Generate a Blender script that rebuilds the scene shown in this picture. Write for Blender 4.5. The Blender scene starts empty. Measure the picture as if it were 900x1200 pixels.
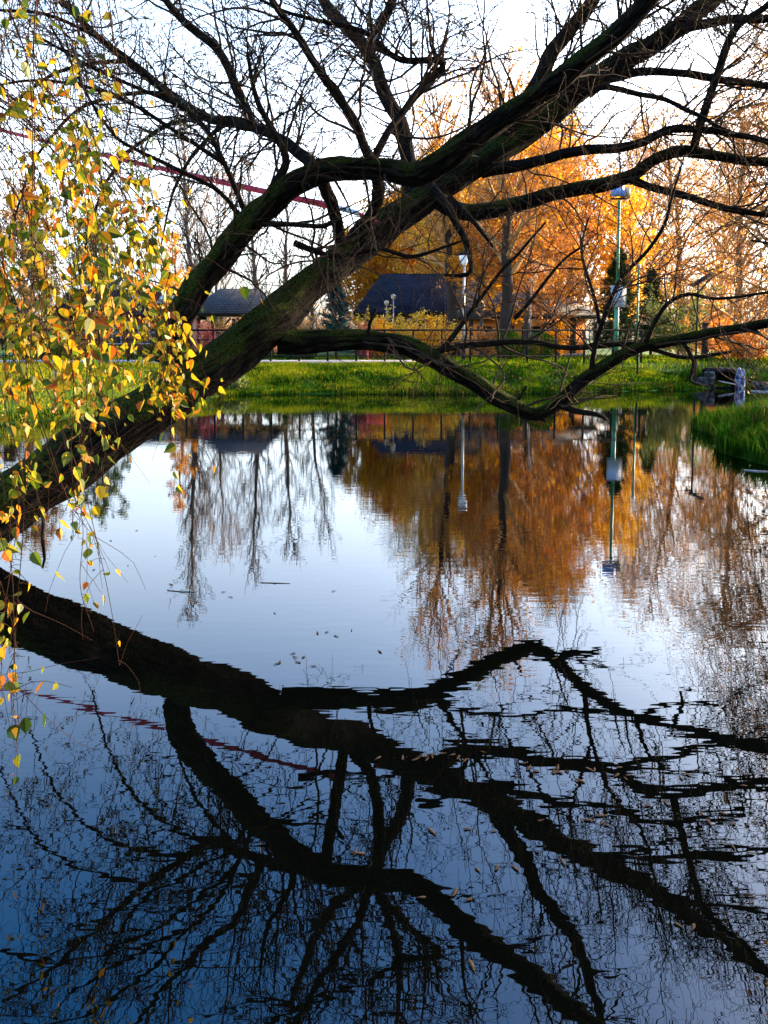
import bpy, math
import numpy as np
from mathutils import Vector, noise as mnoise
rad = math.radians
SC = bpy.context.scene
COL = SC.collection
# ------------------------------------------------------------------ camera model
CAM_H, F, PITCH, HOR = 1.6, 900.0, rad(4.5), 398.0
Y0 = HOR + F*math.tan(PITCH)

def at(px, py, D):
    """point in the world seen at photograph pixel (900x1200), D metres ahead of the camera"""
    a, b = (px-450.0)/F, (Y0-py)/F
    dy = math.cos(PITCH) + b*math.sin(PITCH)
    dz = -math.sin(PITCH) + b*math.cos(PITCH)
    s = D/dy
    return np.array([a*s, D, CAM_H + dz*s])

def on_water(px, py):
    a, b = (px-450.0)/F, (Y0-py)/F
    dy = math.cos(PITCH) + b*math.sin(PITCH)
    dz = -math.sin(PITCH) + b*math.cos(PITCH)
    s = -CAM_H/dz
    return np.array([a*s, dy*s, 0.0])

def xat(px, D):
    return (px-450.0)/F*D

cam_d = bpy.data.cameras.new('camera'); cam = bpy.data.objects.new('camera', cam_d); COL.objects.link(cam)
cam_d.sensor_fit = 'VERTICAL'; cam_d.sensor_height = 24; cam_d.lens = F/1200*24
cam_d.shift_y = (Y0-600)/1200
cam_d.clip_start = .05; cam_d.clip_end = 5000
cam.location = (0, 0, CAM_H); cam.rotation_euler = (rad(90)-PITCH, 0, 0)
SC.camera = cam

# ------------------------------------------------------------------ light
SUN_AZ, SUN_EL = rad(62), rad(17)
w = bpy.data.worlds.new('World'); SC.world = w; w.use_nodes = True
nt = w.node_tree; bg = nt.nodes['Background']
sky = nt.nodes.new('ShaderNodeTexSky'); sky.sky_type = 'NISHITA'; sky.sun_disc = False
sky.sun_elevation = SUN_EL; sky.sun_rotation = SUN_AZ
sky.air_density = 1.0; sky.dust_density = 5.0; sky.ozone_density = 3.0
hs = nt.nodes.new('ShaderNodeHueSaturation'); hs.inputs['Saturation'].default_value = 1.15
tcw = nt.nodes.new('ShaderNodeTexCoord'); sxw = nt.nodes.new('ShaderNodeSeparateXYZ'); nt.links.new(tcw.outputs['Generated'], sxw.inputs[0])
mrw = nt.nodes.new('ShaderNodeMapRange'); mrw.inputs['From Min'].default_value = .18; mrw.inputs['From Max'].default_value = .66; mrw.inputs['To Min'].default_value = .5; mrw.inputs['To Max'].default_value = 1.5; mrw.interpolation_type = 'SMOOTHSTEP'
nt.links.new(sxw.outputs['Z'], mrw.inputs['Value']); nt.links.new(mrw.outputs[0], hs.inputs['Saturation'])
nt.links.new(sky.outputs[0], hs.inputs['Color']); nt.links.new(hs.outputs[0], bg.inputs[0]); bg.inputs[1].default_value = .15
sl = bpy.data.lights.new('sun', 'SUN'); sl.energy = 3.3; sl.angle = rad(.6); sl.color = (1, .74, .44)
so = bpy.data.objects.new('sun', sl); COL.objects.link(so)
sd = Vector((math.sin(SUN_AZ)*math.cos(SUN_EL), math.cos(SUN_AZ)*math.cos(SUN_EL), math.sin(SUN_EL)))
so.rotation_euler = (-sd).to_track_quat('-Z', 'Y').to_euler(); so.location = (30, 10, 20)
vs = SC.view_settings; vs.view_transform = 'Standard'; vs.look = 'None'; vs.gamma = 1; vs.use_curve_mapping = False
vs.exposure = 3.15
SC.render.film_transparent = False
try:
    SC.cycles.use_denoising = True
    SC.cycles.max_bounces = 6; SC.cycles.transparent_max_bounces = 8
except Exception: pass

# ------------------------------------------------------------------ materials
def mat(name):
    m = bpy.data.materials.new(name); m.use_nodes = True
    n = m.node_tree.nodes; n.clear()
    o = n.new('ShaderNodeOutputMaterial')
    return m, n, m.node_tree.links, o

def ramp(n, stops):
    r = n.new('ShaderNodeValToRGB'); e = r.color_ramp.elements
    while len(e) < len(stops): e.new(.5)
    for i, (p, c) in enumerate(stops):
        e[i].position = p; e[i].color = (*c, 1)
    return r

def noisy(name, stops, scale=4, rough=.8, bump=.3, bscale=30, stretch=(1,1,1), detail=6, spec=.3, metal=0, uv=False, bdist=.02):
    m, n, l, o = mat(name)
    p = n.new('ShaderNodeBsdfPrincipled'); p.inputs['Roughness'].default_value = rough
    p.inputs['Specular IOR Level'].default_value = spec; p.inputs['Metallic'].default_value = metal
    tc = n.new('ShaderNodeTexCoord'); mp = n.new('ShaderNodeMapping'); mp.inputs['Scale'].default_value = stretch
    l.new(tc.outputs['UV' if uv else 'Object'], mp.inputs[0])
    t = n.new('ShaderNodeTexNoise'); t.inputs['Scale'].default_value = scale; t.inputs['Detail'].default_value = detail
    l.new(mp.outputs[0], t.inputs['Vector'])
    r = ramp(n, stops); l.new(t.outputs[0], r.inputs[0]); l.new(r.outputs[0], p.inputs['Base Color'])
    if bump:
        t2 = n.new('ShaderNodeTexNoise'); t2.inputs['Scale'].default_value = bscale; t2.inputs['Detail'].default_value = 5
        l.new(mp.outputs[0], t2.inputs['Vector'])
        b = n.new('ShaderNodeBump'); b.inputs['Strength'].default_value = bump; b.inputs['Distance'].default_value = bdist
        l.new(t2.outputs[0], b.inputs['Height']); l.new(b.outputs[0], p.inputs['Normal'])
    l.new(p.outputs[0], o.inputs[0])
    return m

def leafmat(name, stops, trans=.45, gloss=.06, rough=.45):
    """leaf: colour differs from leaf to leaf; light passes through the blade"""
    m, n, l, o = mat(name)
    g = n.new('ShaderNodeNewGeometry'); r = ramp(n, stops); l.new(g.outputs['Random Per Island'], r.inputs[0])
    d = n.new('ShaderNodeBsdfDiffuse'); t = n.new('ShaderNodeBsdfTranslucent')
    l.new(r.outputs[0], d.inputs[0]); l.new(r.outputs[0], t.inputs[0])
    mx = n.new('ShaderNodeMixShader'); mx.inputs[0].default_value = trans
    l.new(d.outputs[0], mx.inputs[1]); l.new(t.outputs[0], mx.inputs[2])
    gl = n.new('ShaderNodeBsdfGlossy'); gl.inputs['Roughness'].default_value = rough
    m2 = n.new('ShaderNodeMixShader'); m2.inputs[0].default_value = gloss
    l.new(mx.outputs[0], m2.inputs[1]); l.new(gl.outputs[0], m2.inputs[2]); l.new(m2.outputs[0], o.inputs[0])
    return m

M = {}
# willow bark: dark furrowed, moss on what faces the sky
def bark_moss():
    m, n, l, o = mat('willow_bark')
    p = n.new('ShaderNodeBsdfPrincipled'); p.inputs['Roughness'].default_value = .95; p.inputs['Specular IOR Level'].default_value = .04
    uv = n.new('ShaderNodeTexCoord'); mp = n.new('ShaderNodeMapping'); mp.inputs['Scale'].default_value = (1, .22, 1)
    l.new(uv.outputs['UV'], mp.inputs[0])
    t = n.new('ShaderNodeTexNoise'); t.inputs['Scale'].default_value = 26; t.inputs['Detail'].default_value = 8; t.inputs['Distortion'].default_value = .6
    l.new(mp.outputs[0], t.inputs['Vector'])
    r = ramp(n, [(.36, (.0008, .0006, .0005)), (.5, (.0045, .0033, .0025)), (.66, (.018, .013, .010))]); l.new(t.outputs[0], r.inputs[0])
    g = n.new('ShaderNodeNewGeometry'); sx = n.new('ShaderNodeSeparateXYZ'); l.new(g.outputs['Normal'], sx.inputs[0])
    t2 = n.new('ShaderNodeTexNoise'); t2.inputs['Scale'].default_value = 2.6; t2.inputs['Detail'].default_value = 7
    l.new(uv.outputs['Object'], t2.inputs['Vector'])
    a = n.new('ShaderNodeMath'); a.operation = 'MULTIPLY_ADD'; a.inputs[1].default_value = .30
    l.new(sx.outputs['Z'], a.inputs[0]); l.new(t2.outputs[0], a.inputs[2])
    rr = n.new('ShaderNodeMapRange'); rr.inputs['From Min'].default_value = .5; rr.inputs['From Max'].default_value = .72
    l.new(a.outputs[0], rr.inputs['Value'])
    t3 = n.new('ShaderNodeTexNoise'); t3.inputs['Scale'].default_value = 60; t3.inputs['Detail'].default_value = 4
    l.new(uv.outputs['Object'], t3.inputs['Vector'])
    r3 = ramp(n, [(.35, (.004, .006, .0015)), (.65, (.036, .044, .005))]); l.new(t3.outputs[0], r3.inputs[0])
    mx = n.new('ShaderNodeMix'); mx.data_type = 'RGBA'
    l.new(rr.outputs[0], mx.inputs['Factor']); l.new(r.outputs[0], mx.inputs['A']); l.new(r3.outputs[0], mx.inputs['B'])
    l.new(mx.outputs['Result'], p.inputs['Base Color'])
    ad = n.new('ShaderNodeMath'); ad.operation = 'MULTIPLY_ADD'; ad.inputs[1].default_value = .35
    l.new(t3.outputs[0], ad.inputs[0]); l.new(t.outputs[0], ad.inputs[2])
    b = n.new('ShaderNodeBump'); b.inputs['Strength'].default_value = 1.0; b.inputs['Distance'].default_value = .055
    l.new(ad.outputs[0], b.inputs['Height']); l.new(b.outputs[0], p.inputs['Normal'])
    l.new(p.outputs[0], o.inputs[0]); return m
M['bark'] = bark_moss()
M['limb'] = noisy('willow_limb_bark', [(.3, (.003, .002, .0018)), (.6, (.011, .008, .006)), (.8, (.03, .022, .017))], 30, .95, .7, 40, (1, .25, 1), uv=True, spec=.04)
M['twig'] = noisy('willow_twig', [(.3, (.014, .009, .006)), (.7, (.045, .027, .017))], 6, .9, 0, spec=.05)
M['wleaf'] = leafmat('willow_leaf', [(0, (.03, .035, .012)), (.5, (.06, .06, .015)), (1, (.12, .09, .02))], .3)
M['birchleaf'] = leafmat('birch_leaf', [(0, (.014, .032, .003)), (.22, (.045, .075, .004)), (.42, (.13, .125, .005)), (.66, (.29, .20, .006)), (.86, (.36, .15, .005)), (.95, (.26, .06, .004)), (1, (.10, .03, .006))], .5, .015)
M['birchtwig'] = noisy('birch_twig', [(.3, (.010, .005, .003)), (.7, (.03, .014, .009))], 8, .95, 0, spec=.03)
M['birchbark'] = noisy('birch_bark', [(.38, (.03, .028, .025)), (.46, (.45, .42, .38)), (.8, (.62, .58, .52))], 3, .8, .4, 14, (1, 1, 5))
M['farbark'] = noisy('grey_bark', [(.3, (.035, .025, .018)), (.7, (.12, .09, .065))], 5, .9, .5, 12, (1, 1, .2))
M['fartwig'] = noisy('bare_twig', [(.3, (.07, .040, .024)), (.7, (.16, .095, .055))], 3, .8, 0)
M['goldtwig'] = noisy('golden_twig', [(.3, (.26, .12, .035)), (.7, (.42, .21, .06))], 1.5, .8, 0)
M['gold'] = leafmat('golden_leaf', [(0, (.34, .10, .004)), (.35, (.50, .17, .006)), (.7, (.66, .28, .008)), (1, (.80, .44, .015))], .55, .0)
M['copper'] = leafmat('copper_leaf', [(0, (.28, .07, .008)), (.4, (.48, .15, .010)), (.8, (.62, .24, .012)), (1, (.7, .34, .02))], .4, .04)
M['brownleaf'] = leafmat('brown_leaf', [(0, (.16, .065, .015)), (.5, (.32, .15, .025)), (1, (.52, .27, .035))], .35, .03)
M['yellow'] = leafmat('yellow_leaf', [(0, (.5, .26, .008)), (.4, (.78, .44, .010)), (1, (.88, .56, .02))], .55, .04)
M['conifer'] = leafmat('conifer_needle', [(0, (.008, .02, .008)), (.6, (.02, .045, .014)), (1, (.04, .065, .02))], .15, .0)
M['spruce'] = leafmat('blue_spruce_needle', [(0, (.006, .025, .025)), (.6, (.014, .05, .048)), (1, (.035, .09, .085))], .15, .0)
M['olive'] = leafmat('olive_leaf', [(0, (.05, .075, .012)), (.5, (.13, .16, .02)), (1, (.28, .28, .03))], .4, .04)
M['boxleaf'] = leafmat('clipped_leaf', [(0, (.010, .03, .004)), (.6, (.028, .065, .006)), (1, (.08, .12, .008))], .25, .0)
def grassmat(name, stops, scale):
    m, n, l, o = mat(name)
    tc = n.new('ShaderNodeTexCoord'); t = n.new('ShaderNodeTexNoise'); t.inputs['Scale'].default_value = scale; t.inputs['Detail'].default_value = 5; l.new(tc.outputs['Object'], t.inputs['Vector'])
    g = n.new('ShaderNodeNewGeometry'); a = n.new('ShaderNodeMath'); a.operation = 'MULTIPLY_ADD'; a.inputs[1].default_value = .22
    b = n.new('ShaderNodeMath'); b.operation = 'SUBTRACT'; b.inputs[1].default_value = .11
    l.new(g.outputs['Random Per Island'], a.inputs[0]); l.new(t.outputs[0], a.inputs[2]); l.new(a.outputs[0], b.inputs[0])
    r = ramp(n, stops); l.new(b.outputs[0], r.inputs[0])
    d = n.new('ShaderNodeBsdfDiffuse'); tr = n.new('ShaderNodeBsdfTranslucent'); l.new(r.outputs[0], d.inputs[0]); l.new(r.outputs[0], tr.inputs[0])
    mx = n.new('ShaderNodeMixShader'); mx.inputs[0].default_value = .4; l.new(d.outputs[0], mx.inputs[1]); l.new(tr.outputs[0], mx.inputs[2]); l.new(mx.outputs[0], o.inputs[0]); return m
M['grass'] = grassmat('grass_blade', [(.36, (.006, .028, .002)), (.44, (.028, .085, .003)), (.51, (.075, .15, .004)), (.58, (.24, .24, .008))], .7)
M['yellowgrass'] = grassmat('painted_sun_grass', [(.36, (.035, .07, .003)), (.45, (.12, .15, .004)), (.55, (.25, .24, .006)), (.65, (.36, .29, .02))], .8)  # sunlight on the left bank is put into this yellow
M['drygrass'] = grassmat('dry_grass_stem', [(.3, (.02, .01, .004)), (.5, (.07, .04, .01)), (.7, (.18, .11, .03))], 2)
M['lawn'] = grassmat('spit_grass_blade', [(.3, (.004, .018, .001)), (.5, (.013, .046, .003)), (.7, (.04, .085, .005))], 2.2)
M['ground'] = noisy('meadow_ground', [(.3, (.008, .03, .002)), (.5, (.022, .07, .004)), (.7, (.05, .09, .008))], .8, .95, .4, 14, spec=.1)
M['pave'] = noisy('pale_paving', [(.3, (.17, .155, .14)), (.7, (.26, .24, .21))], 2, .9, .2, 40)
M['steel'] = noisy('railing_paint', [(.3, (.007, .006, .006)), (.7, (.016, .014, .014))], 3, .8, 0, spec=.08)
def tiles(m, per_m, depth=.03):
    n, l = m.node_tree.nodes, m.node_tree.links; p = next(q for q in n if q.type == 'BSDF_PRINCIPLED')
    tc = n.new('ShaderNodeTexCoord'); mp = n.new('ShaderNodeMapping'); mp.inputs['Scale'].default_value = (1, .0, 1); mp.inputs['Rotation'].default_value = (rad(90), 0, 0)
    b = n.new('ShaderNodeTexBrick'); b.inputs['Scale'].default_value = per_m; b.inputs['Mortar Size'].default_value = .06; b.inputs['Color1'].default_value = (1, 1, 1, 1); b.inputs['Color2'].default_value = (.55, .55, .55, 1); b.inputs['Mortar'].default_value = (.15, .15, .15, 1)
    l.new(tc.outputs['Object'], mp.inputs[0]); sx = n.new('ShaderNodeSeparateXYZ'); l.new(tc.outputs['Object'], sx.inputs[0]); cb = n.new('ShaderNodeCombineXYZ'); l.new(sx.outputs['X'], cb.inputs['X']); l.new(sx.outputs['Z'], cb.inputs['Y']); l.new(cb.outputs[0], b.inputs['Vector'])
    src = p.inputs['Base Color'].links[0].from_socket; mx = n.new('ShaderNodeMix'); mx.data_type = 'RGBA'; mx.blend_type = 'MULTIPLY'; mx.inputs['Factor'].default_value = .85
    l.new(src, mx.inputs['A']); l.new(b.outputs['Color'], mx.inputs['B']); l.new(mx.outputs['Result'], p.inputs['Base Color'])
M['roofblue'] = noisy('slate_blue_roof', [(.3, (.010, .010, .016)), (.7, (.03, .028, .042))], 1.2, .9, .4, 20, spec=.06)
M['roofgrey'] = noisy('weathered_shingle', [(.3, (.022, .018, .017)), (.7, (.05, .041, .038))], 2.5, .85, .4, 18)
M['roofdark'] = noisy('dark_brown_roof', [(.3, (.03, .02, .017)), (.7, (.07, .048, .04))], 2, .7, .3, 18)
for q_ in ('roofblue', 'roofgrey', 'roofdark'): tiles(M[q_], 2.2)
M['wallbrown'] = noisy('red_brown_boards', [(.3, (.10, .035, .022)), (.7, (.19, .07, .04))], 3, .8, .3, 20, (1, 1, .1))
M['wallorange'] = noisy('orange_render', [(.3, (.72, .23, .05)), (.7, (.85, .32, .08))], 1.5, .9, .2, 30)
M['wood'] = noisy('dark_timber', [(.3, (.012, .007, .004)), (.7, (.035, .02, .012))], 6, .95, .3, 20, (1, 1, .15))
M['palewood'] = noisy('grey_driftwood', [(.3, (.16, .14, .12)), (.7, (.35, .32, .28))], 12, .8, .3, 30, (1, 1, .2))
M['glass'] = noisy('window_glass', [(.3, (.02, .025, .03)), (.7, (.03, .035, .04))], 1, .06, 0, spec=.8)
M['redpaint'] = noisy('red_paint', [(.3, (.55, .035, .025)), (.7, (.68, .06, .04))], 4, .45, .1, 30, spec=.5)
M['green'] = noisy('green_pole_paint', [(.3, (.008, .12, .05)), (.7, (.015, .17, .075))], 3, .4, 0, spec=.5)
M['bluepaint'] = noisy('light_blue_plastic', [(.3, (.05, .12, .50)), (.7, (.09, .18, .62))], 4, .5, 0, spec=.3)
M['bluelens'] = noisy('blue_lens', [(.3, (.16, .27, .6)), (.7, (.24, .36, .7))], 9, .3, 0, spec=.3)
M['tan'] = noisy('tan_casing', [(.3, (.4, .28, .17)), (.7, (.5, .36, .23))], 4, .5, 0)
M['white'] = noisy('white_paint', [(.3, (.26, .29, .34)), (.7, (.36, .39, .43))], 5, .5, 0, spec=.5)
M['lampglass'] = noisy('opal_glass', [(.3, (.75, .76, .78)), (.7, (.82, .82, .84))], 2, .2, 0, spec=.6)
M['silver'] = noisy('galvanised_pole', [(.3, (.22, .20, .18)), (.7, (.32, .30, .27))], 3, .4, 0, spec=.5, metal=.3)
M['strap'] = noisy('red_webbing', [(.3, (.42, .010, .028)), (.7, (.58, .022, .05))], 40, .8, .2, 90)
M['strapend'] = noisy('pale_blue_webbing', [(.35, (.2, .42, .6)), (.5, (.7, .78, .82)), (.8, (.8, .82, .84))], 30, .7, .1, 90)
M['hull'] = noisy('weathered_grey_hull', [(.36, (.002, .002, .003)), (.5, (.007, .007, .009)), (.7, (.05, .052, .06))], 9, .9, .5, 20, spec=.05)
M['palestone'] = noisy('pale_lit_stone', [(.42, (.012, .02, .055)), (.51, (.08, .12, .25)), (.62, (.34, .37, .44))], 8, .8, .6, 16)  # pale bluish stone; the light falling on it is part of this colour
M['dark'] = noisy('near_black_wall', [(.3, (.002, .002, .003)), (.7, (.009, .009, .011))], 5, .9, .6, 8, spec=.05)  # near-black walls inside the culvert opening
M['floatleaf'] = leafmat('floating_dead_leaf', [(0, (.006, .004, .003)), (.5, (.02, .014, .010)), (1, (.06, .05, .04))], .0, .0, .3)
M['stone'] = noisy('wet_stones', [(.40, (.003, .003, .003)), (.52, (.014, .014, .014)), (.66, (.09, .09, .095))], 7, .8, .8, 14)

def watermat():
    m, n, l, o = mat('pond_water')
    tc = n.new('ShaderNodeTexCoord')
    def nz(scale, st, det):
        mp = n.new('ShaderNodeMapping'); mp.inputs['Scale'].default_value = st
        l.new(tc.outputs['Object'], mp.inputs[0])
        t = n.new('ShaderNodeTexNoise'); t.inputs['Scale'].default_value = scale; t.inputs['Detail'].default_value = det
        l.new(mp.outputs[0], t.inputs['Vector']); return t
    fine = nz(9, (.45, 1.5, 1), 2); broad = nz(1.6, (.7, 1.4, 1), 1)
    s = n.new('ShaderNodeMath'); s.operation = 'MULTIPLY_ADD'; s.inputs[1].default_value = .8
    l.new(broad.outputs[0], s.inputs[0]); l.new(fine.outputs[0], s.inputs[2])
    # patches where a breath of wind roughens the surface
    patch = nz(.22, (1, 1, 1), 2)
    mr = n.new('ShaderNodeMapRange'); mr.inputs['From Min'].default_value = .42; mr.inputs['From Max'].default_value = .62
    mr.inputs['To Min'].default_value = .35; mr.inputs['To Max'].default_value = 1.0
    l.new(patch.outputs[0], mr.inputs['Value'])
    b = n.new('ShaderNodeBump'); b.inputs['Distance'].default_value = .0007
    l.new(mr.outputs[0], b.inputs['Strength']); l.new(s.outputs[0], b.inputs['Height'])
    gl = n.new('ShaderNodeBsdfGlossy'); gl.inputs['Roughness'].default_value = .0; gl.inputs[0].default_value = (.90, .95, 1, 1)
    d = n.new('ShaderNodeBsdfDiffuse'); d.inputs[0].default_value = (.0005, .0007, .0006, 1)
    fr = n.new('ShaderNodeFresnel'); fr.inputs[0].default_value = 1.56
    l.new(b.outputs[0], gl.inputs['Normal']); l.new(b.outputs[0], fr.inputs['Normal'])
    mx = n.new('ShaderNodeMixShader'); l.new(fr.outputs[0], mx.inputs[0])
    l.new(d.outputs[0], mx.inputs[1]); l.new(gl.outputs[0], mx.inputs[2]); l.new(mx.outputs[0], o.inputs[0])
    return m
M['water'] = watermat()

# ------------------------------------------------------------------ mesh builder
class MB:
    def __init__(s): s.v = []; s.f = []; s.n = 0; s.uv = []; s.hasuv = False
    def add(s, V, Fc, UV=None):
        """V (n,3); Fc list of index tuples or an int array (m,k); UV per face corner in face order"""
        V = np.asarray(V, float).reshape(-1, 3)
        s.v.append(V)
        if isinstance(Fc, np.ndarray): s.f.append((Fc.shape[1], (Fc + s.n)))
        else:
            by = {}
            for f in Fc: by.setdefault(len(f), []).append(f)
            for k, fs in by.items(): s.f.append((k, np.array(fs) + s.n))
        if UV is not None: s.uv.append(np.asarray(UV, float).reshape(-1, 2)); s.hasuv = True
        s.n += len(V); return s
    def box(s, c, size, rz=0, bev=0):
        x, y, z = [q/2 for q in size]
        V = np.array([(-x,-y,-z),(x,-y,-z),(x,y,-z),(-x,y,-z),(-x,-y,z),(x,-y,z),(x,y,z),(-x,y,z)], float)
        ca, sa = math.cos(rz), math.sin(rz)
        V = np.stack([V[:,0]*ca-V[:,1]*sa, V[:,0]*sa+V[:,1]*ca, V[:,2]], 1) + np.asarray(c, float)
        return s.add(V, np.array([(0,3,2,1),(4,5,6,7),(0,1,5,4),(1,2,6,5),(2,3,7,6),(3,0,4,7)]))
    def tubes(s, P, R, k=3, cap=False, uv=False):
        P = np.asarray(P, float); R = np.asarray(R, float)
        if P.ndim == 2: P = P[None]; R = R[None]
        T, N, _ = P.shape
        t = np.gradient(P, axis=1); t /= np.linalg.norm(t, axis=2, keepdims=True) + 1e-9
        md = P[:, -1] - P[:, 0]
        ref = np.where(np.abs(md[:, 2:3]) > .8*np.linalg.norm(md, axis=1, keepdims=True), np.array([[1., .13, 0]]), np.array([[.1, .07, 1.]]))
        a = np.cross(t, ref[:, None]); a /= np.linalg.norm(a, axis=2, keepdims=True) + 1e-9
        b = np.cross(t, a)
        th = np.arange(k)/k*2*np.pi
        V = P[:, :, None] + (R if R.ndim == 3 else R[:, :, None])[..., None]*(a[:, :, None]*np.cos(th)[None, None, :, None] + b[:, :, None]*np.sin(th)[None, None, :, None])
        idx = np.arange(T*N*k).reshape(T, N, k); nx = np.roll(idx, -1, 2)
        Fq = np.stack([idx[:, :-1], nx[:, :-1], nx[:, 1:], idx[:, 1:]], -1).reshape(-1, 4)[:, ::-1]
        UV = None
        if uv:
            L = np.concatenate([np.zeros((T, 1)), np.cumsum(np.linalg.norm(np.diff(P, axis=1), axis=2), 1)], 1)
            rm = (R if R.ndim == 2 else R.mean(2))
            u = np.broadcast_to((np.arange(k+1)/k*2*np.pi)[None, None], (T, N, k+1))*rm.max(1)[:, None, None]
            v = np.broadcast_to(L[:, :, None], (T, N, k+1))
            c = np.stack([u, v], -1)
            UV = np.stack([c[:, :-1, :-1], c[:, :-1, 1:], c[:, 1:, 1:], c[:, 1:, :-1]], 3)[..., ::-1, :].reshape(-1, 2)
        base = s.n
        s.add(V.reshape(-1, 3), Fq, UV)
        if cap:
            capf = np.concatenate([idx[:, 0], idx[:, -1][:, ::-1]], 0)
            s.f.append((k, capf + base))
            if uv: s.uv.append(np.zeros((capf.size, 2)))
        return s
    def cards(s, C, X, Y, tmpl):
        """leaf-like faces: centre C, half axes X and Y (n,3); tmpl = (m,2) outline"""
        tmpl = np.asarray(tmpl, float); m = len(tmpl)
        V = C[:, None] + X[:, None]*tmpl[None, :, 0:1] + Y[:, None]*tmpl[None, :, 1:2]
        return s.add(V.reshape(-1, 3), np.arange(len(C)*m).reshape(-1, m))
    def lathe(s, c, prof, k=16):
        """profile [(r,z)...] turned about the vertical through c"""
        P = np.array([(c[0], c[1], c[2]+z) for r, z in prof]); th = np.arange(k)/k*2*np.pi
        V = np.array([[(p[0]+r*math.cos(t), p[1]+r*math.sin(t), p[2]) for t in th] for p, (r, z) in zip(P, prof)]).reshape(-1, 3)
        idx = np.arange(len(prof)*k).reshape(len(prof), k); nx = np.roll(idx, -1, 1)
        return s.add(V, np.stack([idx[:-1], nx[:-1], nx[1:], idx[1:]], -1).reshape(-1, 4))
    def build(s, name, m, parent=None, off=None, smooth=False):
        V = np.concatenate(s.v) if s.v else np.zeros((0, 3))
        if off is not None: V = V - np.asarray(off, float)
        me = bpy.data.meshes.new(name)
        me.vertices.add(len(V)); me.vertices.foreach_set('co', V.astype(np.float32).ravel())
        loops = np.concatenate([f.ravel() for k, f in s.f]); cnt = np.concatenate([np.full(len(f), k) for k, f in s.f])
        st = np.concatenate([[0], np.cumsum(cnt)[:-1]])
        me.loops.add(len(loops)); me.loops.foreach_set('vertex_index', loops.astype(np.int32))
        me.polygons.add(len(cnt)); me.polygons.foreach_set('loop_start', st.astype(np.int32))
        if smooth: me.polygons.foreach_set('use_smooth', np.ones(len(cnt), bool))
        if s.hasuv:
            u = np.concatenate(s.uv)
            if len(u) == len(loops):
                lay = me.uv_layers.new(name='UVMap'); lay.data.foreach_set('uv', u.astype(np.float32).ravel())
        me.update(calc_edges=True); me.validate()
        me.materials.append(m)
        o = bpy.data.objects.new(name, me); COL.objects.link(o)
        if parent is not None: o.parent = parent
        return o

def tag(o, label=None, cat=None, group=None, kind=None):
    if label: o['label'] = label
    if cat: o['category'] = cat
    if group: o['group'] = group
    if kind: o['kind'] = kind
    return o

def thing(name, label, cat, loc=(0, 0, 0), group=None):
    o = bpy.data.objects.new(name, None); COL.objects.link(o); o.location = tuple(float(q) for q in loc); o.empty_display_size = .2
    return tag(o, label, cat, group)

def copy_tree(o, parent=None):
    c = o.copy(); COL.objects.link(c)
    if parent is not None: c.parent = parent
    for ch in list(o.children): copy_tree(ch, c)
    return c

# ------------------------------------------------------------------ growing branches
def unit(v): return v/(np.linalg.norm(v, axis=-1, keepdims=True) + 1e-9)

def grow(rng, S, D, L, N, wig, trop=(0, 0, 0), tk=0.0):
    """T crooked paths of N points from S along D, length L"""
    T = len(S); P = np.zeros((T, N, 3)); P[:, 0] = S; d = unit(D.copy()); trop = np.asarray(trop, float)
    for i in range(1, N):
        d = unit(d + rng.normal(0, wig, (T, 3)) + trop*tk)
        P[:, i] = P[:, i-1] + d*(L/(N-1))[:, None]
    return P

def offshoots(rng, P, R, n, t0, t1, ang, l0, l1, rr, up=(0, 0, 0), upk=0, by_len=None):
    """n starts per path in P (T,N,3): position, direction, length, radius"""
    T, N, _ = P.shape
    if by_len is not None:
        LL = np.linalg.norm(np.diff(P, axis=1), axis=2).sum(1); cnt = np.maximum(1, rng.poisson(LL*by_len))
        ti = np.repeat(np.arange(T), cnt)
    else: ti = np.repeat(np.arange(T), n)
    q = rng.uniform(t0, t1, len(ti))*(N-1); i = np.minimum(q.astype(int), N-2); fr = (q-i)[:, None]
    S = P[ti, i]*(1-fr) + P[ti, i+1]*fr; tg = unit(P[ti, i+1]-P[ti, i])
    rv = unit(rng.normal(0, 1, tg.shape)); perp = unit(rv - tg*(rv*tg).sum(1, keepdims=True))
    a = np.radians(rng.uniform(ang[0], ang[1], len(ti)))[:, None]
    D = unit(tg*np.cos(a) + perp*np.sin(a) + np.asarray(up, float)*upk)
    L = rng.uniform(l0, l1, len(ti))*(1 - .45*q/(N-1))
    r = (R[ti, i] if R.ndim == 2 else R[ti])*rr
    return S, D, L, r, ti

def taper(r, N, end=.25): return r[:, None]*np.linspace(1, end, N)[None]

def crm(pts, step):
    """Catmull-Rom through rows (any dims), sampled about every `step`"""
    P = np.asarray(pts, float); P = np.vstack([2*P[0]-P[1], P, 2*P[-1]-P[-2]]); out = []
    for i in range(1, len(P)-2):
        n = max(2, int(np.linalg.norm(P[i+1][:3]-P[i][:3])/step)); t = np.linspace(0, 1, n, endpoint=False)[:, None]
        out.append(.5*((2*P[i]) + (-P[i-1]+P[i+1])*t + (2*P[i-1]-5*P[i]+4*P[i+1]-P[i+2])*t*t + (-P[i-1]+3*P[i]-3*P[i+1]+P[i+2])*t**3))
    out.append(P[-2][None]); return np.vstack(out)

LEAF4 = [(0, -1), (.42, -.1), (0, 1), (-.42, -.1)]
def scatter_leaves(rng, mb, C, size, aspect=1.0, hang=0.0, tmpl=LEAF4):
    n = len(C); Y = unit(rng.normal(0, 1, (n, 3)) + np.array([0, 0, -hang])); rv = rng.normal(0, 1, (n, 3)); X = unit(np.cross(Y, rv))
    s = size*rng.uniform(.6, 1.35, n)[:, None]
    mb.cards(C, X*s*aspect, Y*s, tmpl)

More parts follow.
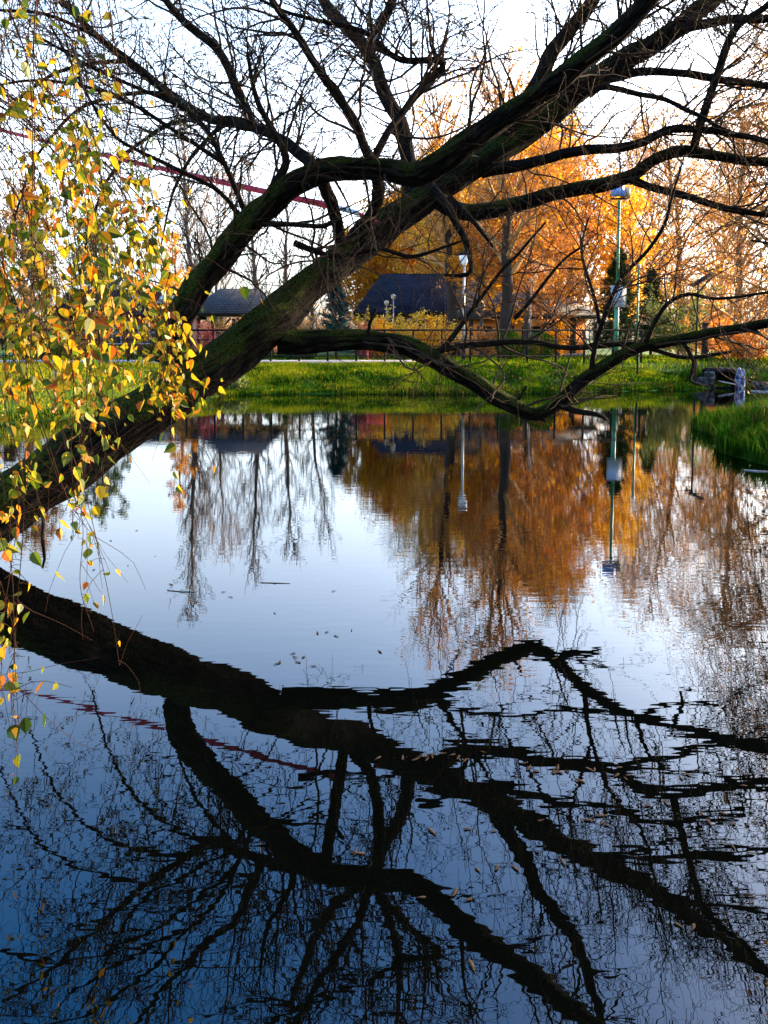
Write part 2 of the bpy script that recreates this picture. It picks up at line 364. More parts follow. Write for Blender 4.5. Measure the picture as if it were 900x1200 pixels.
# ------------------------------------------------------------------ terrain, pond
G = .75                                     # height of the far bank above the water
def W(px, py): p = on_water(px, py); return (p[0], p[1])
POND = np.array([(-1.6, .35), (-2.7, 1.2), (-3.0, 3.2), (-3.35, 5.0), (-4.6, 6.6), (-6.8, 9.0), (-8.6, 12.2),
                 W(-40, 500), W(60, 493), W(120, 484), W(180, 474), W(232, 467), W(282, 463), W(360, 461.5), W(450, 462), W(540, 462), W(640, 461),
                 W(720, 459), W(800, 457), W(835, 455), W(900, 454), W(980, 456), (11.8, 20.), (9.6, 17.4), (7.2, 15.6), (5.6, 14.0), W(842, 516), W(836, 526),
                 W(850, 534), W(880, 543), W(910, 549), W(960, 552), (6.4, 7.4), (5.6, 4.2), (4.6, 1.6), (3.2, .35)])
def pond_sd(X, Y):
    """signed distance to the pond outline, negative on the water"""
    d = np.full(X.shape, 1e9); ins = np.zeros(X.shape, bool); n = len(POND)
    for i in range(n):
        a, b = POND[i], POND[(i+1) % n]; e = b-a
        t = np.clip(((X-a[0])*e[0] + (Y-a[1])*e[1])/(e@e), 0, 1)
        d = np.minimum(d, np.hypot(X-a[0]-t*e[0], Y-a[1]-t*e[1]))
        c = ((a[1] > Y) != (b[1] > Y)) & (X < (b[0]-a[0])*(Y-a[1])/(b[1]-a[1]+1e-12) + a[0]); ins ^= c
    return np.where(ins, -d, d)
def smooth01(t): t = np.clip(t, 0, 1); return t*t*(3-2*t)
def ground_h(X, Y):
    X = np.asarray(X, float); Y = np.asarray(Y, float)
    s = pond_sd(X, Y)
    rise = np.where(Y > 13, 3.6, 3.0); top = np.where((X > 3.5) & (Y < 19.5), .45, G)
    top = np.where((X < 0) & (Y < 12), .6, top)
    lum = .05*np.sin(X*1.7+np.cos(Y*1.3)*2)*np.sin(Y*1.9+X*.6)
    h = np.where(s > 0, .03 + (top-.03)*(.55*smooth01(s/rise)+.45*smooth01(s/.9*.5)) + lum*smooth01(s/1.)*smooth01((27-Y)/3), np.maximum(-.9, s*.6))
    return h

def build_ground():
    xs = np.concatenate([[-3000, -600, -150, -60], np.arange(-30, 30.01, .35), [60, 150, 600, 3000]])
    ys = np.concatenate([[-300, -60, -20], np.arange(-6, 46.01, .35), [60, 90, 150, 400, 1200, 4000]])
    X, Y = np.meshgrid(xs, ys); Z = ground_h(X, Y)
    V = np.stack([X, Y, Z], -1).reshape(-1, 3); idx = np.arange(X.size).reshape(X.shape)
    Fq = np.stack([idx[:-1, :-1], idx[:-1, 1:], idx[1:, 1:], idx[1:, :-1]], -1).reshape(-1, 4)
    o = MB().add(V, Fq).build('ground', M['ground'], smooth=True); tag(o, kind='structure')
    wv = [(-14, -1, 0), (16, -1, 0), (16, 30, 0), (-14, 30, 0)]
    o = MB().add(wv, np.array([(0, 1, 2, 3)])).build('water', M['water']); tag(o, kind='structure')
    FY = 26.6
    p = MB(); 
    p.box((-9.6, FY+.95, G+.03), (23.2, 2.3, .14)); o = p.build('path', M['pave']); tag(o, kind='structure')
build_ground()
FENCE_Y = 26.95

def blades(rng, XY, h0, h1, wdt, lean=.35):
    n = len(XY); Z = ground_h(XY[:, 0], XY[:, 1])-.02
    B = np.column_stack([XY, Z]); h = rng.uniform(h0, h1, n); az = rng.uniform(0, 2*np.pi, n)
    side = np.column_stack([np.cos(az), np.sin(az), np.zeros(n)]); fw = np.column_stack([-np.sin(az), np.cos(az), np.zeros(n)])
    ln = rng.uniform(.05, lean, n)*rng.choice([-1, 1], n)
    ww = (wdt*rng.uniform(.7, 1.3, n))[:, None]
    up = np.array([0, 0, 1.])
    mid = B + up*(h*.6)[:, None] + fw*(ln*h*.35)[:, None]; tip = B + up*(h)[:, None] + fw*(ln*h*1.2)[:, None]
    V = np.stack([B-side*ww, B+side*ww, mid+side*ww*.7, mid-side*ww*.7, tip], 1)
    mb = MB(); k = np.arange(n)[:, None]*5
    mb.add(V.reshape(-1, 3), np.concatenate([k+np.array([[0, 1, 2, 3]])]))
    mb.f.append((3, k+np.array([[3, 2, 4]]))); return mb

def build_grass():
    rng = np.random.default_rng(11)
    def area(n, x0, x1, y0, y1, dmin, dmax, cond=None):
        out = []; c = 0
        while c < n:
            x = rng.uniform(x0, x1, n); y = rng.uniform(y0, y1, n); s = pond_sd(x, y)
            ok = (s > dmin) & (s < dmax)
            if cond is not None: ok &= cond(x, y)
            q = np.column_stack([x, y])[ok]; out.append(q); c += len(q)
        return np.vstack(out)[:n]
    far = area(80000, -5, 13.5, 20, 26.3, .02, 6, lambda x, y: (y > 20.5) | (x < 4))
    clump = np.sin(far[:, 0]*2.1)*np.sin(far[:, 1]*2.7+far[:, 0]) + rng.normal(0, .5, len(far))
    far = far[clump > -.8]
    tag(blades(rng, far, .05, .15, .012, .9).build('bank_grass', M['grass']), kind='stuff')
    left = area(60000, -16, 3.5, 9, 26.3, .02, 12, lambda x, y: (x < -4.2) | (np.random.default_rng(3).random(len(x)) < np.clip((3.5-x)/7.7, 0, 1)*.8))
    tag(blades(rng, left, .05, .16, .012, .9).build('sun_painted_bank_grass', M['yellowgrass']), kind='stuff')  # yellow blades stand in for sun falling on the left bank
    sdry = area(900, 4.2, 11, 7, 20, .0, 2.0, lambda x, y: y < 19.5); tag(blades(rng, sdry, .2, .5, .005, 1.2).build('dry_spit_stems', M['drygrass']), kind='stuff')
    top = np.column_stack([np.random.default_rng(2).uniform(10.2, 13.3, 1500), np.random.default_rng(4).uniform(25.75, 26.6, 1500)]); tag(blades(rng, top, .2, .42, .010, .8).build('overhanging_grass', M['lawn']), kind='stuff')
    edge = area(5000, -9, 14, 12, 25, .0, .45, lambda x, y: (x < 4) | (y > 20))
    spit = area(30000, 4.2, 11, 7, 20, .0, 3.2, lambda x, y: (y < 19.5))
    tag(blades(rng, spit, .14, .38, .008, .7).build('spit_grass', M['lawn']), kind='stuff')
    tag(blades(rng, edge, .08, .24, .010, .6).build('shore_shade_grass', M['lawn']), kind='stuff')  # dark blades paint the bank's shadow along the waterline
    dry = area(800, -9, 14, 12, 25, -.08, .3, lambda x, y: ((x < 4) | (y > 20)) & (np.sin(x*.9+y*2)+np.sin(x*3.7)+np.sin(x*.37) > .5))
    tag(blades(rng, dry, .08, .36, .008, 1.1).build('dry_shore_stems', M['drygrass']), kind='stuff')
    lit = area(2600, -15, 13.5, 14, 26.4, .1, 9, lambda x, y: (y > 20.5) | (x < 4)); C = np.column_stack([lit, ground_h(lit[:, 0], lit[:, 1])+rng.uniform(.01, .11, len(lit))])
    lm = MB(); n = len(C); Y = unit(rng.normal(0, 1, (n, 3))*np.array([1, 1, .35])); X = unit(np.cross(Y, rng.normal(0, .3, (n, 3))+np.array([0, 0, 1.]))); q = rng.uniform(.025, .05, n)[:, None]; lm.cards(C, X*q*1.3, Y*q, [(0, -1), (.42, -.1), (0, 1), (-.42, -.1)])
    tag(lm.build('fallen_leaves', M['copper']), kind='stuff')
    far2 = area(42000, -16, 22, 25.5, 38, .5, 60, lambda x, y: (y > 28.2) | (x > 2.2))
    tag(blades(rng, far2, .06, .22, .016, .9).build('lawn_grass', M['grass']), kind='stuff')
build_grass()

# ------------------------------------------------------------------ the leaning willow
rngw = np.random.default_rng(5)
WIL = thing('willow_tree', 'leaning black willow with mossy trunk and bare branches stretched over the pond', 'tree', (-3.9, 5.0, .3))
WOFF = np.array([-3.9, 5.0, .3])
def trace(pts, step=.05):
    """pts: (px, py, depth, radius in px) -> resampled points and radii in metres"""
    q = np.array([list(at(a, b, d)) + [r*d/F] for a, b, d, r in pts]); c = crm(q, step); return c[:, :3], np.maximum(c[:, 3], .003)

def rough_limb(P, R, k, amp, name, m, parent, seed=0):
    """tube with an uneven, ridged surface"""
    N = len(P); th = np.arange(k)/k*2*np.pi
    L = np.concatenate([[0], np.cumsum(np.linalg.norm(np.diff(P, axis=0), axis=1))])
    RR = np.zeros((N, k))
    for i in range(N):
        for j in range(k):
            ct, st = math.cos(th[j]), math.sin(th[j])
            a = mnoise.noise((ct*1.1+seed, st*1.1, L[i]*2.2)) + .55*mnoise.noise((ct*2.6, st*2.6+seed, L[i]*3.5)) + .35*mnoise.noise((ct*7, st*7+seed, L[i]*5.5))
            if k > 20: a -= .55*abs(mnoise.noise((ct*5+seed, st*5, L[i]*2.6)))*1.0 - .25*mnoise.noise((ct*14, st*14+seed, L[i]*9)); a += .5*max(0, mnoise.noise((ct*1.5, st*1.5+seed, L[i]*1.1+40))-.25)
            RR[i, j] = R[i]*(1+amp*a)
    mb = MB(); mb.tubes(P[None], RR[None], k, cap=True, uv=True)
    return mb.build(name, m, parent, off=WOFF, smooth=True)

trunk_px = [(-190, 770, 5.0, 62), (-100, 700, 5.15, 54), (-20, 614, 5.42, 48), (60, 558, 5.65, 45), (130, 510, 5.88, 40), (215, 455, 6.15, 34), (267, 420, 6.4, 33), (312, 383, 6.6, 32),
            (362, 336, 7.0, 25), (413, 297, 7.5, 23), (455, 262, 7.8, 22), (500, 230, 8.0, 21), (550, 198, 8.15, 19), (600, 166, 8.3, 18), (640, 138, 8.4, 17)]
limbs = {
 # name: (points, twigs per metre, upward bias)
 'U2': [(630, 145, 8.4, 15), (670, 112, 8.5, 14), (730, 72, 8.7, 12.5), (790, 36, 8.8, 11), (830, 2, 8.9, 10), (905, -60, 9.1, 8), (990, -140, 9.3, 5), (1060, -230, 9.4, 2)],
 'U1': [(495, 203, 5.95, 13), (535, 178, 5.8, 14), (570, 155, 5.75, 13), (600, 132, 5.7, 12.5), (640, 104, 5.65, 12), (700, 58, 5.6, 11.5), (760, 3, 5.55, 10.5), (820, -60, 5.5, 9), (890, -150, 5.5, 6), (930, -240, 5.5, 3)],
 'U3': [(590, 160, 8.25, 10), (630, 100, 8.2, 9), (652, 55, 8.1, 8), (692, 2, 8.0, 7.5), (720, -60, 7.9, 6), (742, -130, 7.8, 4), (770, -220, 7.7, 2)],
 'LL': [(195, 425, 6.2, 15), (205, 380, 6.2, 16), (240, 325, 6.3, 15.5), (290, 264, 6.35, 15), (325, 230, 6.3, 14.5), (365, 206, 6.25, 13.5), (410, 197, 6.2, 13.5), (455, 199, 6.1, 13), (495, 203, 5.95, 13), (530, 182, 5.82, 13)],
 'LB': [(325, 400, 6.6, 15), (365, 400, 6.62, 13.5), (430, 398, 6.6, 12), (475, 405, 6.5, 12), (513, 424, 6.4, 11.5), (560, 450, 6.35, 10.5), (600, 475, 6.3, 9.5), (628, 485, 6.3, 8), (655, 470, 6.28, 7.5), (692, 441, 6.25, 7.5), (735, 414, 6.22, 7), (764, 403, 6.2, 6.5), (813, 394, 6.15, 6), (860, 386, 6.1, 5.5), (905, 378, 6.05, 5), (1000, 372, 5.9, 3)],
 'stub': [(620, 482, 6.3, 5), (632, 489, 6.3, 3.5), (641, 494, 6.3, 1)],
 'stub2': [(655, 474, 6.28, 5), (675, 482, 6.25, 4), (700, 485, 6.2, 3), (712, 492, 6.2, 1.5)],
 'RL': [(505, 228, 7.95, 11), (533, 246, 8.1, 10), (565, 247, 8.2, 9.5), (600, 241, 8.3, 9), (667, 223, 8.4, 8), (733, 209, 8.5, 7.5), (773, 184, 8.5, 7), (808, 177, 8.5, 6.5), (850, 185, 8.5, 5.5), (905, 190, 8.5, 5), (1000, 186, 8.4, 3)],
 'RL2': [(740, 210, 8.5, 5), (770, 221, 8.45, 4.5), (800, 228, 8.4, 4.2), (840, 241, 8.4, 4), (900, 252, 8.3, 3), (960, 258, 8.2, 2)],
 'RM': [(565, 200, 8.15, 8), (600, 194, 8.2, 7), (640, 186, 8.2, 6), (667, 178, 8.2, 6), (735, 171, 8.2, 5), (783, 153, 8.2, 4.5), (813, 151, 8.2, 4), (853, 157, 8.2, 3.5), (905, 166, 8.2, 3)],
 'RU': [(715, 92, 8.65, 5.5), (750, 84, 8.6, 5), (800, 86, 8.5, 4.7), (833, 91, 8.5, 4.5), (900, 101, 8.4, 4), (970, 108, 8.3, 2.5)],
 'RT': [(775, 45, 8.8, 6), (805, 33, 8.7, 5.5), (853, 24, 8.6, 5), (905, 20, 8.5, 4.5), (980, 6, 8.4, 3)],
 'RX': [(813, 177, 8.5, 5), (817, 155, 8.4, 5), (828, 125, 8.3, 5), (848, 65, 8.2, 4.5), (866, 30, 8.1, 4), (905, 2, 8.0, 3.5), (960, -50, 7.9, 2)],
 'RD': [(690, 112, 8.4, 4), (712, 103, 8.3, 3.5), (767, 114, 8.2, 3), (813, 133, 8.1, 2.5), (850, 152, 8.0, 2), (905, 170, 8, 1.5)],
 'V1': [(480, 232, 7.95, 9), (478, 188, 8.2, 8.5), (470, 147, 8.4, 8.5), (450, 107, 8.5, 8), (433, 63, 8.6, 7), (402, 28, 8.7, 6.5), (378, 0, 8.8, 6), (352, -60, 8.9, 5), (325, -150, 9, 3)],
 'V1b': [(433, 63, 8.6, 6), (444, 30, 8.5, 5), (458, 0, 8.4, 5), (470, -60, 8.3, 4), (465, -140, 8.2, 2)],
 'V2': [(440, 197, 6.15, 6), (427, 173, 6.1, 5), (415, 142, 6.05, 5), (391, 107, 6.0, 5), (370, 77, 5.95, 4.6), (344, 33, 5.9, 4), (320, 3, 5.85, 3.7), (292, -60, 5.8, 3), (255, -140, 5.7, 2)],
 'V2b': [(436, 190, 6.15, 5), (448, 165, 6.2, 4.5), (470, 132, 6.3, 4), (500, 98, 6.4, 4.5), (519, 80, 6.4, 4.5), (514, 72, 6.4, 4), (470, 69, 6.35, 3.6), (433, 41, 6.3, 3), (400, 30, 6.3, 2.5), (333, 13, 6.2, 2), (270, -20, 6.1, 1.5)],
 'V3': [(378, 203, 6.22, 9), (350, 178, 6.6, 7), (325, 162, 6.9, 6.5), (300, 151, 7.2, 6.3), (267, 143, 7.6, 5.5), (240, 137, 7.9, 5.5), (200, 112, 8.1, 5), (147, 70, 8.1, 4.2), (113, 40, 8.1, 3.8), (70, 0, 8.1, 3.4), (20, -45, 8, 2.5), (-50, -90, 8, 1.5)],
 'V4': [(298, 150, 7.2, 5.5), (281, 113, 7.3, 5.5), (268, 80, 7.3, 5.3), (253, 56, 7.3, 5), (217, 27, 7.3, 4.5), (193, 0, 7.3, 4), (155, -45, 7.3, 3), (110, -100, 7.2, 2)],
 'V5': [(290, 262, 6.35, 5), (285, 245, 6.4, 3.5), (261, 187, 6.4, 3), (235, 143, 6.4, 2.8), (200, 120, 6.3, 2.5), (120, 85, 6.2, 2), (40, 40, 6.1, 1.5)],
 'V7': [(262, 190, 6.4, 3), (215, 160, 6.3, 2.4), (150, 120, 6.2, 2.2), (90, 100, 6.1, 2), (30, 95, 6.0, 1.5), (-40, 110, 6.0, 1.2)],
 'V8': [(200, 120, 6.3, 2.4), (140, 60, 6.2, 2.2), (60, 20, 6.0, 2), (-30, 10, 5.9, 1.5)],
 'H1': [(200, 112, 8.1, 3), (150, 110, 8.2, 2.4), (90, 130, 8.3, 2), (40, 190, 8.3, 1.5), (10, 280, 8.3, 1)],
 'H2': [(240, 137, 7.9, 3), (190, 150, 8, 2.4), (140, 190, 8.1, 2), (110, 250, 8.1, 1.5), (92, 330, 8.1, 1)],
 'H3': [(267, 143, 7.6, 3), (235, 170, 7.8, 2.2), (205, 220, 7.9, 1.6), (188, 290, 8, 1)],
 'H4': [(147, 70, 8.1, 3), (80, 80, 8.2, 2.2), (10, 130, 8.2, 1.6), (-30, 230, 8.2, 1)],
 'V6': [(285, 262, 6.35, 4), (250, 220, 6.3, 2.6), (165, 178, 6.2, 2.2), (120, 140, 6.1, 1.8), (60, 30, 6, 1.4)],
 'D0': [(315, 232, 6.3, 5), (336, 190, 6.3, 4.5), (325, 160, 6.3, 4), (312, 140, 6.3, 3.5), (300, 115, 6.3, 3), (290, 60, 6.3, 2)],
 'D1': [(375, 205, 6.25, 8), (388, 235, 6.9, 7), (395, 262, 7.2, 7), (400, 290, 7.4, 6)],
 'D2': [(440, 200, 6.1, 8), (444, 225, 6.8, 7), (436, 250, 7.3, 7), (420, 270, 7.5, 7), (395, 300, 7.4, 6)],
 'DN': [(495, 212, 7.6, 6), (515, 228, 7.2, 5), (533, 256, 7.0, 4.5), (547, 284, 6.9, 4), (552, 312, 6.9, 3), (545, 322, 6.9, 3), (520, 322, 6.9, 1.5)],
 'DS': [(528, 232, 7.9, 4), (545, 250, 7.6, 3), (562, 268, 7.4, 2.5), (578, 289, 7.3, 1.5)],
 'T1': [(345, 285, 6.8, 4), (390, 300, 6.7, 3), (440, 292, 6.7, 2.5), (475, 300, 6.7, 2.3), (500, 296, 6.7, 2), (545, 282, 6.7, 1.2)],
 'T2': [(300, 262, 6.3, 4), (330, 262, 6.3, 3.2), (380, 265, 6.2, 2.8), (400, 250, 6.2, 2)],
 'LT1': [(515, 415, 6.4, 4), (545, 376, 6.3, 2.8), (585, 320, 6.2, 2.2), (605, 300, 6.1, 1.8), (640, 260, 6, 1.2)],
 'LT2': [(602, 373, 6.2, 2.4), (630, 340, 6.1, 2), (662, 303, 6, 1.5), (690, 285, 6, 1)],
 'LT3': [(513, 412, 6.4, 4), (562, 403, 6.3, 3.6), (620, 400, 6.3, 3.3), (657, 407, 6.3, 3.1), (692, 406, 6.3, 3.2), (760, 402, 6.25, 3)],
 'LT4': [(692, 436, 6.25, 4), (694, 415, 6.2, 3), (703, 380, 6.1, 2.7), (727, 331, 6, 2.5), (761, 290, 5.95, 2.2), (780, 262, 5.9, 2), (787, 230, 5.9, 1.5), (800, 190, 5.9, 1)],
 'LT5': [(703, 380, 6.1, 2.4), (694, 340, 6.1, 2), (681, 292, 6, 1.6), (690, 255, 6, 1)],
 'LT6': [(756, 405, 6.2, 3), (767, 380, 6.15, 2.6), (782, 356, 6.1, 2.4), (808, 344, 6.1, 2.2), (840, 350, 6, 2), (905, 342, 5.9, 1.6)],
 'LT7': [(760, 408, 6.2, 3), (800, 418, 6.25, 2.6), (840, 415, 6.3, 2.3), (858, 412, 6.3, 1.4)],
 'LT8': [(800, 400, 6.15, 2.6), (812, 425, 6.1, 2), (808, 445, 6.1, 1.6), (822, 452, 6.05, 1)],
 'LT9': [(603, 474, 6.3, 2), (612, 462, 6.3, 1.8), (617, 452, 6.3, 1.3)],
 'LSB': [(432, 394, 6.55, 3), (433, 380, 6.5, 2.2), (441, 362, 6.45, 1.4)],
}
dens = {'H1': 9, 'H2': 9, 'H3': 8, 'H4': 8, 'U2': 16, 'U1': 15, 'U3': 16, 'RT': 10, 'RU': 9, 'LL': 7, 'LB': 4, 'stub': 0, 'stub2': 0, 'V1': 14, 'V1b': 14, 'V2': 11, 'V2b': 12, 'V3': 10, 'V4': 11, 'V5': 7, 'V6': 7, 'D1': 2, 'D2': 2, 'DN': 1, 'DS': 0, 'LT9': 0, 'LSB': 0, 'LT1': 4, 'LT2': 4, 'LT3': 4, 'LT4': 5, 'LT5': 4, 'LT6': 6, 'LT7': 3, 'LT8': 3}
def limb_twigs(P, R, dn, parent, leafy=0.0):
    """three generations of bare twigs along a limb"""
    if not dn: return
    rng = rngw; idx = np.linspace(0, len(P)-1, min(len(P), 24)).astype(int); Q = P[idx][None]; QR = R[idx][None]
    S, D, L, r, _ = offshoots(rng, Q, QR, 0, .10, 1, (35, 85), .5, 1.5, .45, (0, 0, 1), .35, by_len=dn*1.1)
    r = np.clip(r, .0035, .012)
    if len(S) < 4: return
    P1 = grow(rng, S, D, L, 9, .17, (0, 0, 1), .02); R1 = taper(r, 9, .3)
    mb = MB(); mb.tubes(P1, R1, 4)
    S, D, L, r, _ = offshoots(rng, P1, R1, 0, .15, 1, (25, 75), .22, .85, .65, (0, 0, 1), .1, by_len=6.0)
    r = np.clip(r, .0022, .005); P2 = grow(rng, S, D, L, 7, .16, (0, 0, -1), .03); R2 = taper(r, 7, .5); mb.tubes(P2, R2, 3)
    S, D, L, r, _ = offshoots(rng, P2, R2, 0, .2, 1, (20, 65), .12, .5, .8, (0, 0, -1), .12, by_len=5.6)
    r = np.clip(r, .002, .003); P3 = grow(rng, S, D, L, 5, .16, (0, 0, -1), .05); mb.tubes(P3, taper(r, 5, .7), 3)
    mb.build('twigs', M['twig'], parent, off=WOFF)
    if leafy:
        lm = MB(); sel = rng.random(len(P3)) < leafy; C = P3[sel][:, 1:].reshape(-1, 3); C = C[rng.random(len(C)) < .6]
        n = len(C); Y = unit(rng.normal(0, .6, (n, 3))+np.array([0, 0, -.8])); X = unit(np.cross(Y, rng.normal(0, 1, (n, 3)))); s = rng.uniform(.025, .055, n)[:, None]
        lm.cards(C+Y*s, X*s*.17, Y*s, [(0, -1), (1, -.2), (.7, .4), (0, 1), (-.7, .4), (-1, -.2)])
        if n: lm.build('leaves', M['wleaf'], parent, off=WOFF)

P, R = trace(trunk_px, .035); R = R*.79
trunk = rough_limb(P, R, 84, .17, 'trunk', M['bark'], WIL, 3.)
leafies = {'V3': .35, 'V4': .3, 'V5': .6, 'V6': .6, 'V7': .6, 'H1': .8, 'H2': .8, 'H3': .7, 'H4': .8, 'V8': .6, 'V2': .15, 'LT1': .1, 'V2b': .1}
for i, (nm, pts) in enumerate(limbs.items()):
    big = max(p[3] for p in pts) > 7
    P, R = trace(pts, .045 if big else .05)
    # slight natural crookedness
    if len(P) > 6:
        jit = np.array([[mnoise.noise((q*.16, i*7.3, 1.)), mnoise.noise((q*.16, i*7.3, 9.)), mnoise.noise((q*.16, i*7.3, 17.))] for q in range(len(P))])
        P = P + jit*np.minimum(R*.9, .02)[:, None]
    lb = rough_limb(P, R, (44 if nm in ('LL', 'LB', 'U1', 'U2') else 18) if big else 8, .16, 'limb', M['bark'] if nm in ('LL', 'LB', 'U1', 'U2', 'RL') else M['limb'], WIL, i*2.1)
    limb_twigs(P, R, dens.get(nm, 6), lb, leafies.get(nm, 0))

# ------------------------------------------------------------------ weeping birch at the left edge
def build_birch():
    rng = np.random.default_rng(21)
    base = np.array([-3.25, 2.9, .35])
    T = thing('birch_tree', 'weeping birch at the left edge, yellow and green leaves on thin hanging twigs', 'tree', base)
    P = crm(np.array([base+(0, 0, -.3), base+(.05, 0, 1.2), base+(.15, .05, 2.6), base+(.2, .1, 4.4), base+(.35, .1, 6.5)]), .1)
    MB().tubes(P[None], np.linspace(.13, .05, len(P))[None], 14, cap=True).build('trunk', M['birchbark'], T, off=base, smooth=True)
    boughs = []
    for (z0, ex, ey, ez) in [(2.6, -1.05, 2.7, 3.25), (3.0, -.75, 3.1, 3.75), (2.2, -1.35, 3.3, 3.0), (3.4, -1.2, 2.3, 3.9), (1.8, -1.8, 3.0, 2.6), (3.2, -1.1, 3.9, 3.8)]:
        s = base+np.array([.12, .05, z0]); e = np.array([ex, ey, ez]); m_ = (s+e)/2+np.array([0, 0, .45])
        Q = crm(np.array([s, m_, e]), .06); boughs.append(Q)
        MB().tubes(Q[None], np.linspace(.03, .006, len(Q))[None], 8, cap=True).build('bough', M['birchbark'], T, off=base, smooth=True)
    allb = np.vstack([b[len(b)//3:] for b in boughs])
    tw = MB(); lf = MB()
    # leaf blade: pointed, toothed a little, folded along the midrib
    half = [(0, .0), (.24, .03), (.44, .2), (.51, .44), (.45, .70), (.31, .95), (.13, 1.22), (.03, 1.42), (0, 1.52)]
    def leaf(C, ydir, xdir, s, fold):
        if mnoise.noise((C[0]*5, C[1]*5, C[2]*5)) < -.27 + rng.normal(0, .12): return
        hgt = (C[2]-CAM_H)/C[1]
        if hgt > .24 and rng.random() < .45: return
        if hgt < -.10 and rng.random() < .45: return
        nrm = unit(np.cross(xdir, ydir)); V = []
        for sx in (1, -1):
            for (a, b) in half: V.append(C + ydir*b*s + xdir*(a*sx*math.cos(fold))*s + nrm*(a*math.sin(fold) + .12*b*b*.5)*s)
        m = len(half); lf.add(np.array(V), [tuple(range(m)), tuple(range(2*m-1, m-1, -1))])
    # strands: (top px, top py, bottom px, bottom py, depth, leaf density)
    strands = []
    def zone(n, xr, ytop, ybot, slant, dr, den):
        for _ in range(n):
            x = rng.uniform(*xr); y0 = rng.uniform(*ytop); y1 = rng.uniform(*ybot); strands.append((x, y0, x+rng.uniform(*slant)*(y1-y0)/100, y1, rng.uniform(*dr), den*rng.uniform(.5, 1.3)))
    zone(10, (-60, 30), (-120, 60), (300, 460), (8, 30), (2.3, 3.4), .7)
    zone(13, (-60, 70), (60, 180), (320, 520), (10, 38), (2.3, 3.8), .9)
    zone(14, (-50, 110), (150, 260), (380, 570), (8, 36), (2.5, 3.9), .9)
    zone(7, (100, 190), (210, 320), (370, 510), (8, 30), (2.7, 3.9), .9)
    zone(11, (80, 165), (150, 260), (330, 480), (4, 22), (2.8, 3.9), .7)
    zone(10, (-20, 90), (300, 380), (540, 650), (2, 20), (2.4, 3.6), .9)
    zone(3, (-30, 10), (480, 600), (700, 850), (-2, 6), (2.2, 2.5), 1.1)
    zone(5, (20, 110), (-120, -30), (120, 230), (8, 26), (2.6, 3.6), .35)
    strands += [(20, 20, 128, 70, 2.9, .5), (100, 50, 120, 120, 2.9, .8), (55, 130, 215, 470, 3.0, .7), (150, 250, 238, 575, 3.0, .8), (135, 260, 190, 300, 3.1, .7), (60, 470, 140, 780, 2.7, .18),
                (70, 560, 110, 740, 2.7, .35), (60, 540, 118, 660, 2.7, .9), (90, 180, 165, 215, 3.0, .5), (195, 360, 245, 470, 3.1, .8), (185, 400, 200, 520, 3.1, 1.0), (-5, 600, 22, 850, 2.35, 1.3), (-12, 640, 8, 790, 2.3, 1.2)]
    for (x0, y0, x1, y1, d, den) in strands:
        d *= .82
        a = at(x0, y0, d); b = at(x1, y1, d+rng.uniform(-.25, .25)); L = np.linalg.norm(b-a)
        m1 = a*.7+b*.3+np.array([.05*L, 0, .03*L])+rng.normal(0, .012, 3); m2 = a*.32+b*.68+np.array([.03*L, 0, 0])+rng.normal(0, .012, 3)
        # carry the strand up to the nearest bough
        up = allb[allb[:, 2] > a[2]+.05] if (allb[:, 2] > a[2]+.05).any() else allb
        j = up[np.argmin(np.linalg.norm(up-a, axis=1))]; kq = (j+a)/2+np.array([0, 0, .12])
        Q = crm(np.array([j, kq, a, m1, m2, b]), .02)
        tw.tubes(Q[None], np.linspace(.0024, .0008, len(Q))[None], 4)
        k0 = int(np.argmin(np.linalg.norm(Q-a, axis=1))); seg = Q[k0:]
        nl = int(L/.021*den)
        for _ in range(nl):
            t = rng.random()**.8; c = seg[min(len(seg)-1, int(t*len(seg)))]
            pet = unit(rng.normal(0, 1, 3)*np.array([1, 1, .5])+np.array([0, 0, -.5]))*rng.uniform(.012, .03); e = c+pet
            tw.tubes(np.array([[c, (c+e)/2+(0, 0, .002), e]]), np.array([[.0008]*3]), 3)
            yd = unit(rng.normal(0, .6, 3)+np.array([0, 0, -.9])); xd = unit(np.cross(yd, unit(rng.normal(0, 1, 3)*np.array([1, 1, .3]))))
            leaf(e, yd, xd, rng.uniform(.013, .032), rng.uniform(.0, .7))
            if rng.random() < .03:
                pass
        # side twigs
        for _ in range(int(L*7)):
            t = rng.uniform(.1, 1); c = seg[min(len(seg)-1, int(t*len(seg)))]
            pts = grow(rng, c[None], unit(rng.normal(0, 1, (1, 3))+np.array([[.2, 0, -.45]])), np.array([rng.uniform(.08, .34)]), 6, .18, (0, 0, -1), .12)
            tw.tubes(pts, np.linspace(.0010, .0006, 6)[None], 3)
            for q in range(2, 6):
                if rng.random() < .8*den:
                    e = pts[0, q]; yd = unit(rng.normal(0, .6, 3)+np.array([0, 0, -.9])); xd = unit(np.cross(yd, unit(rng.normal(0, 1, 3)*np.array([1, 1, .3]))))
                    leaf(e, yd, xd, rng.uniform(.013, .029), rng.uniform(.05, .6))
    tw.build('twigs', M['birchtwig'], T, off=base); lf.build('foliage', M['birchleaf'], T, off=base)
build_birch()

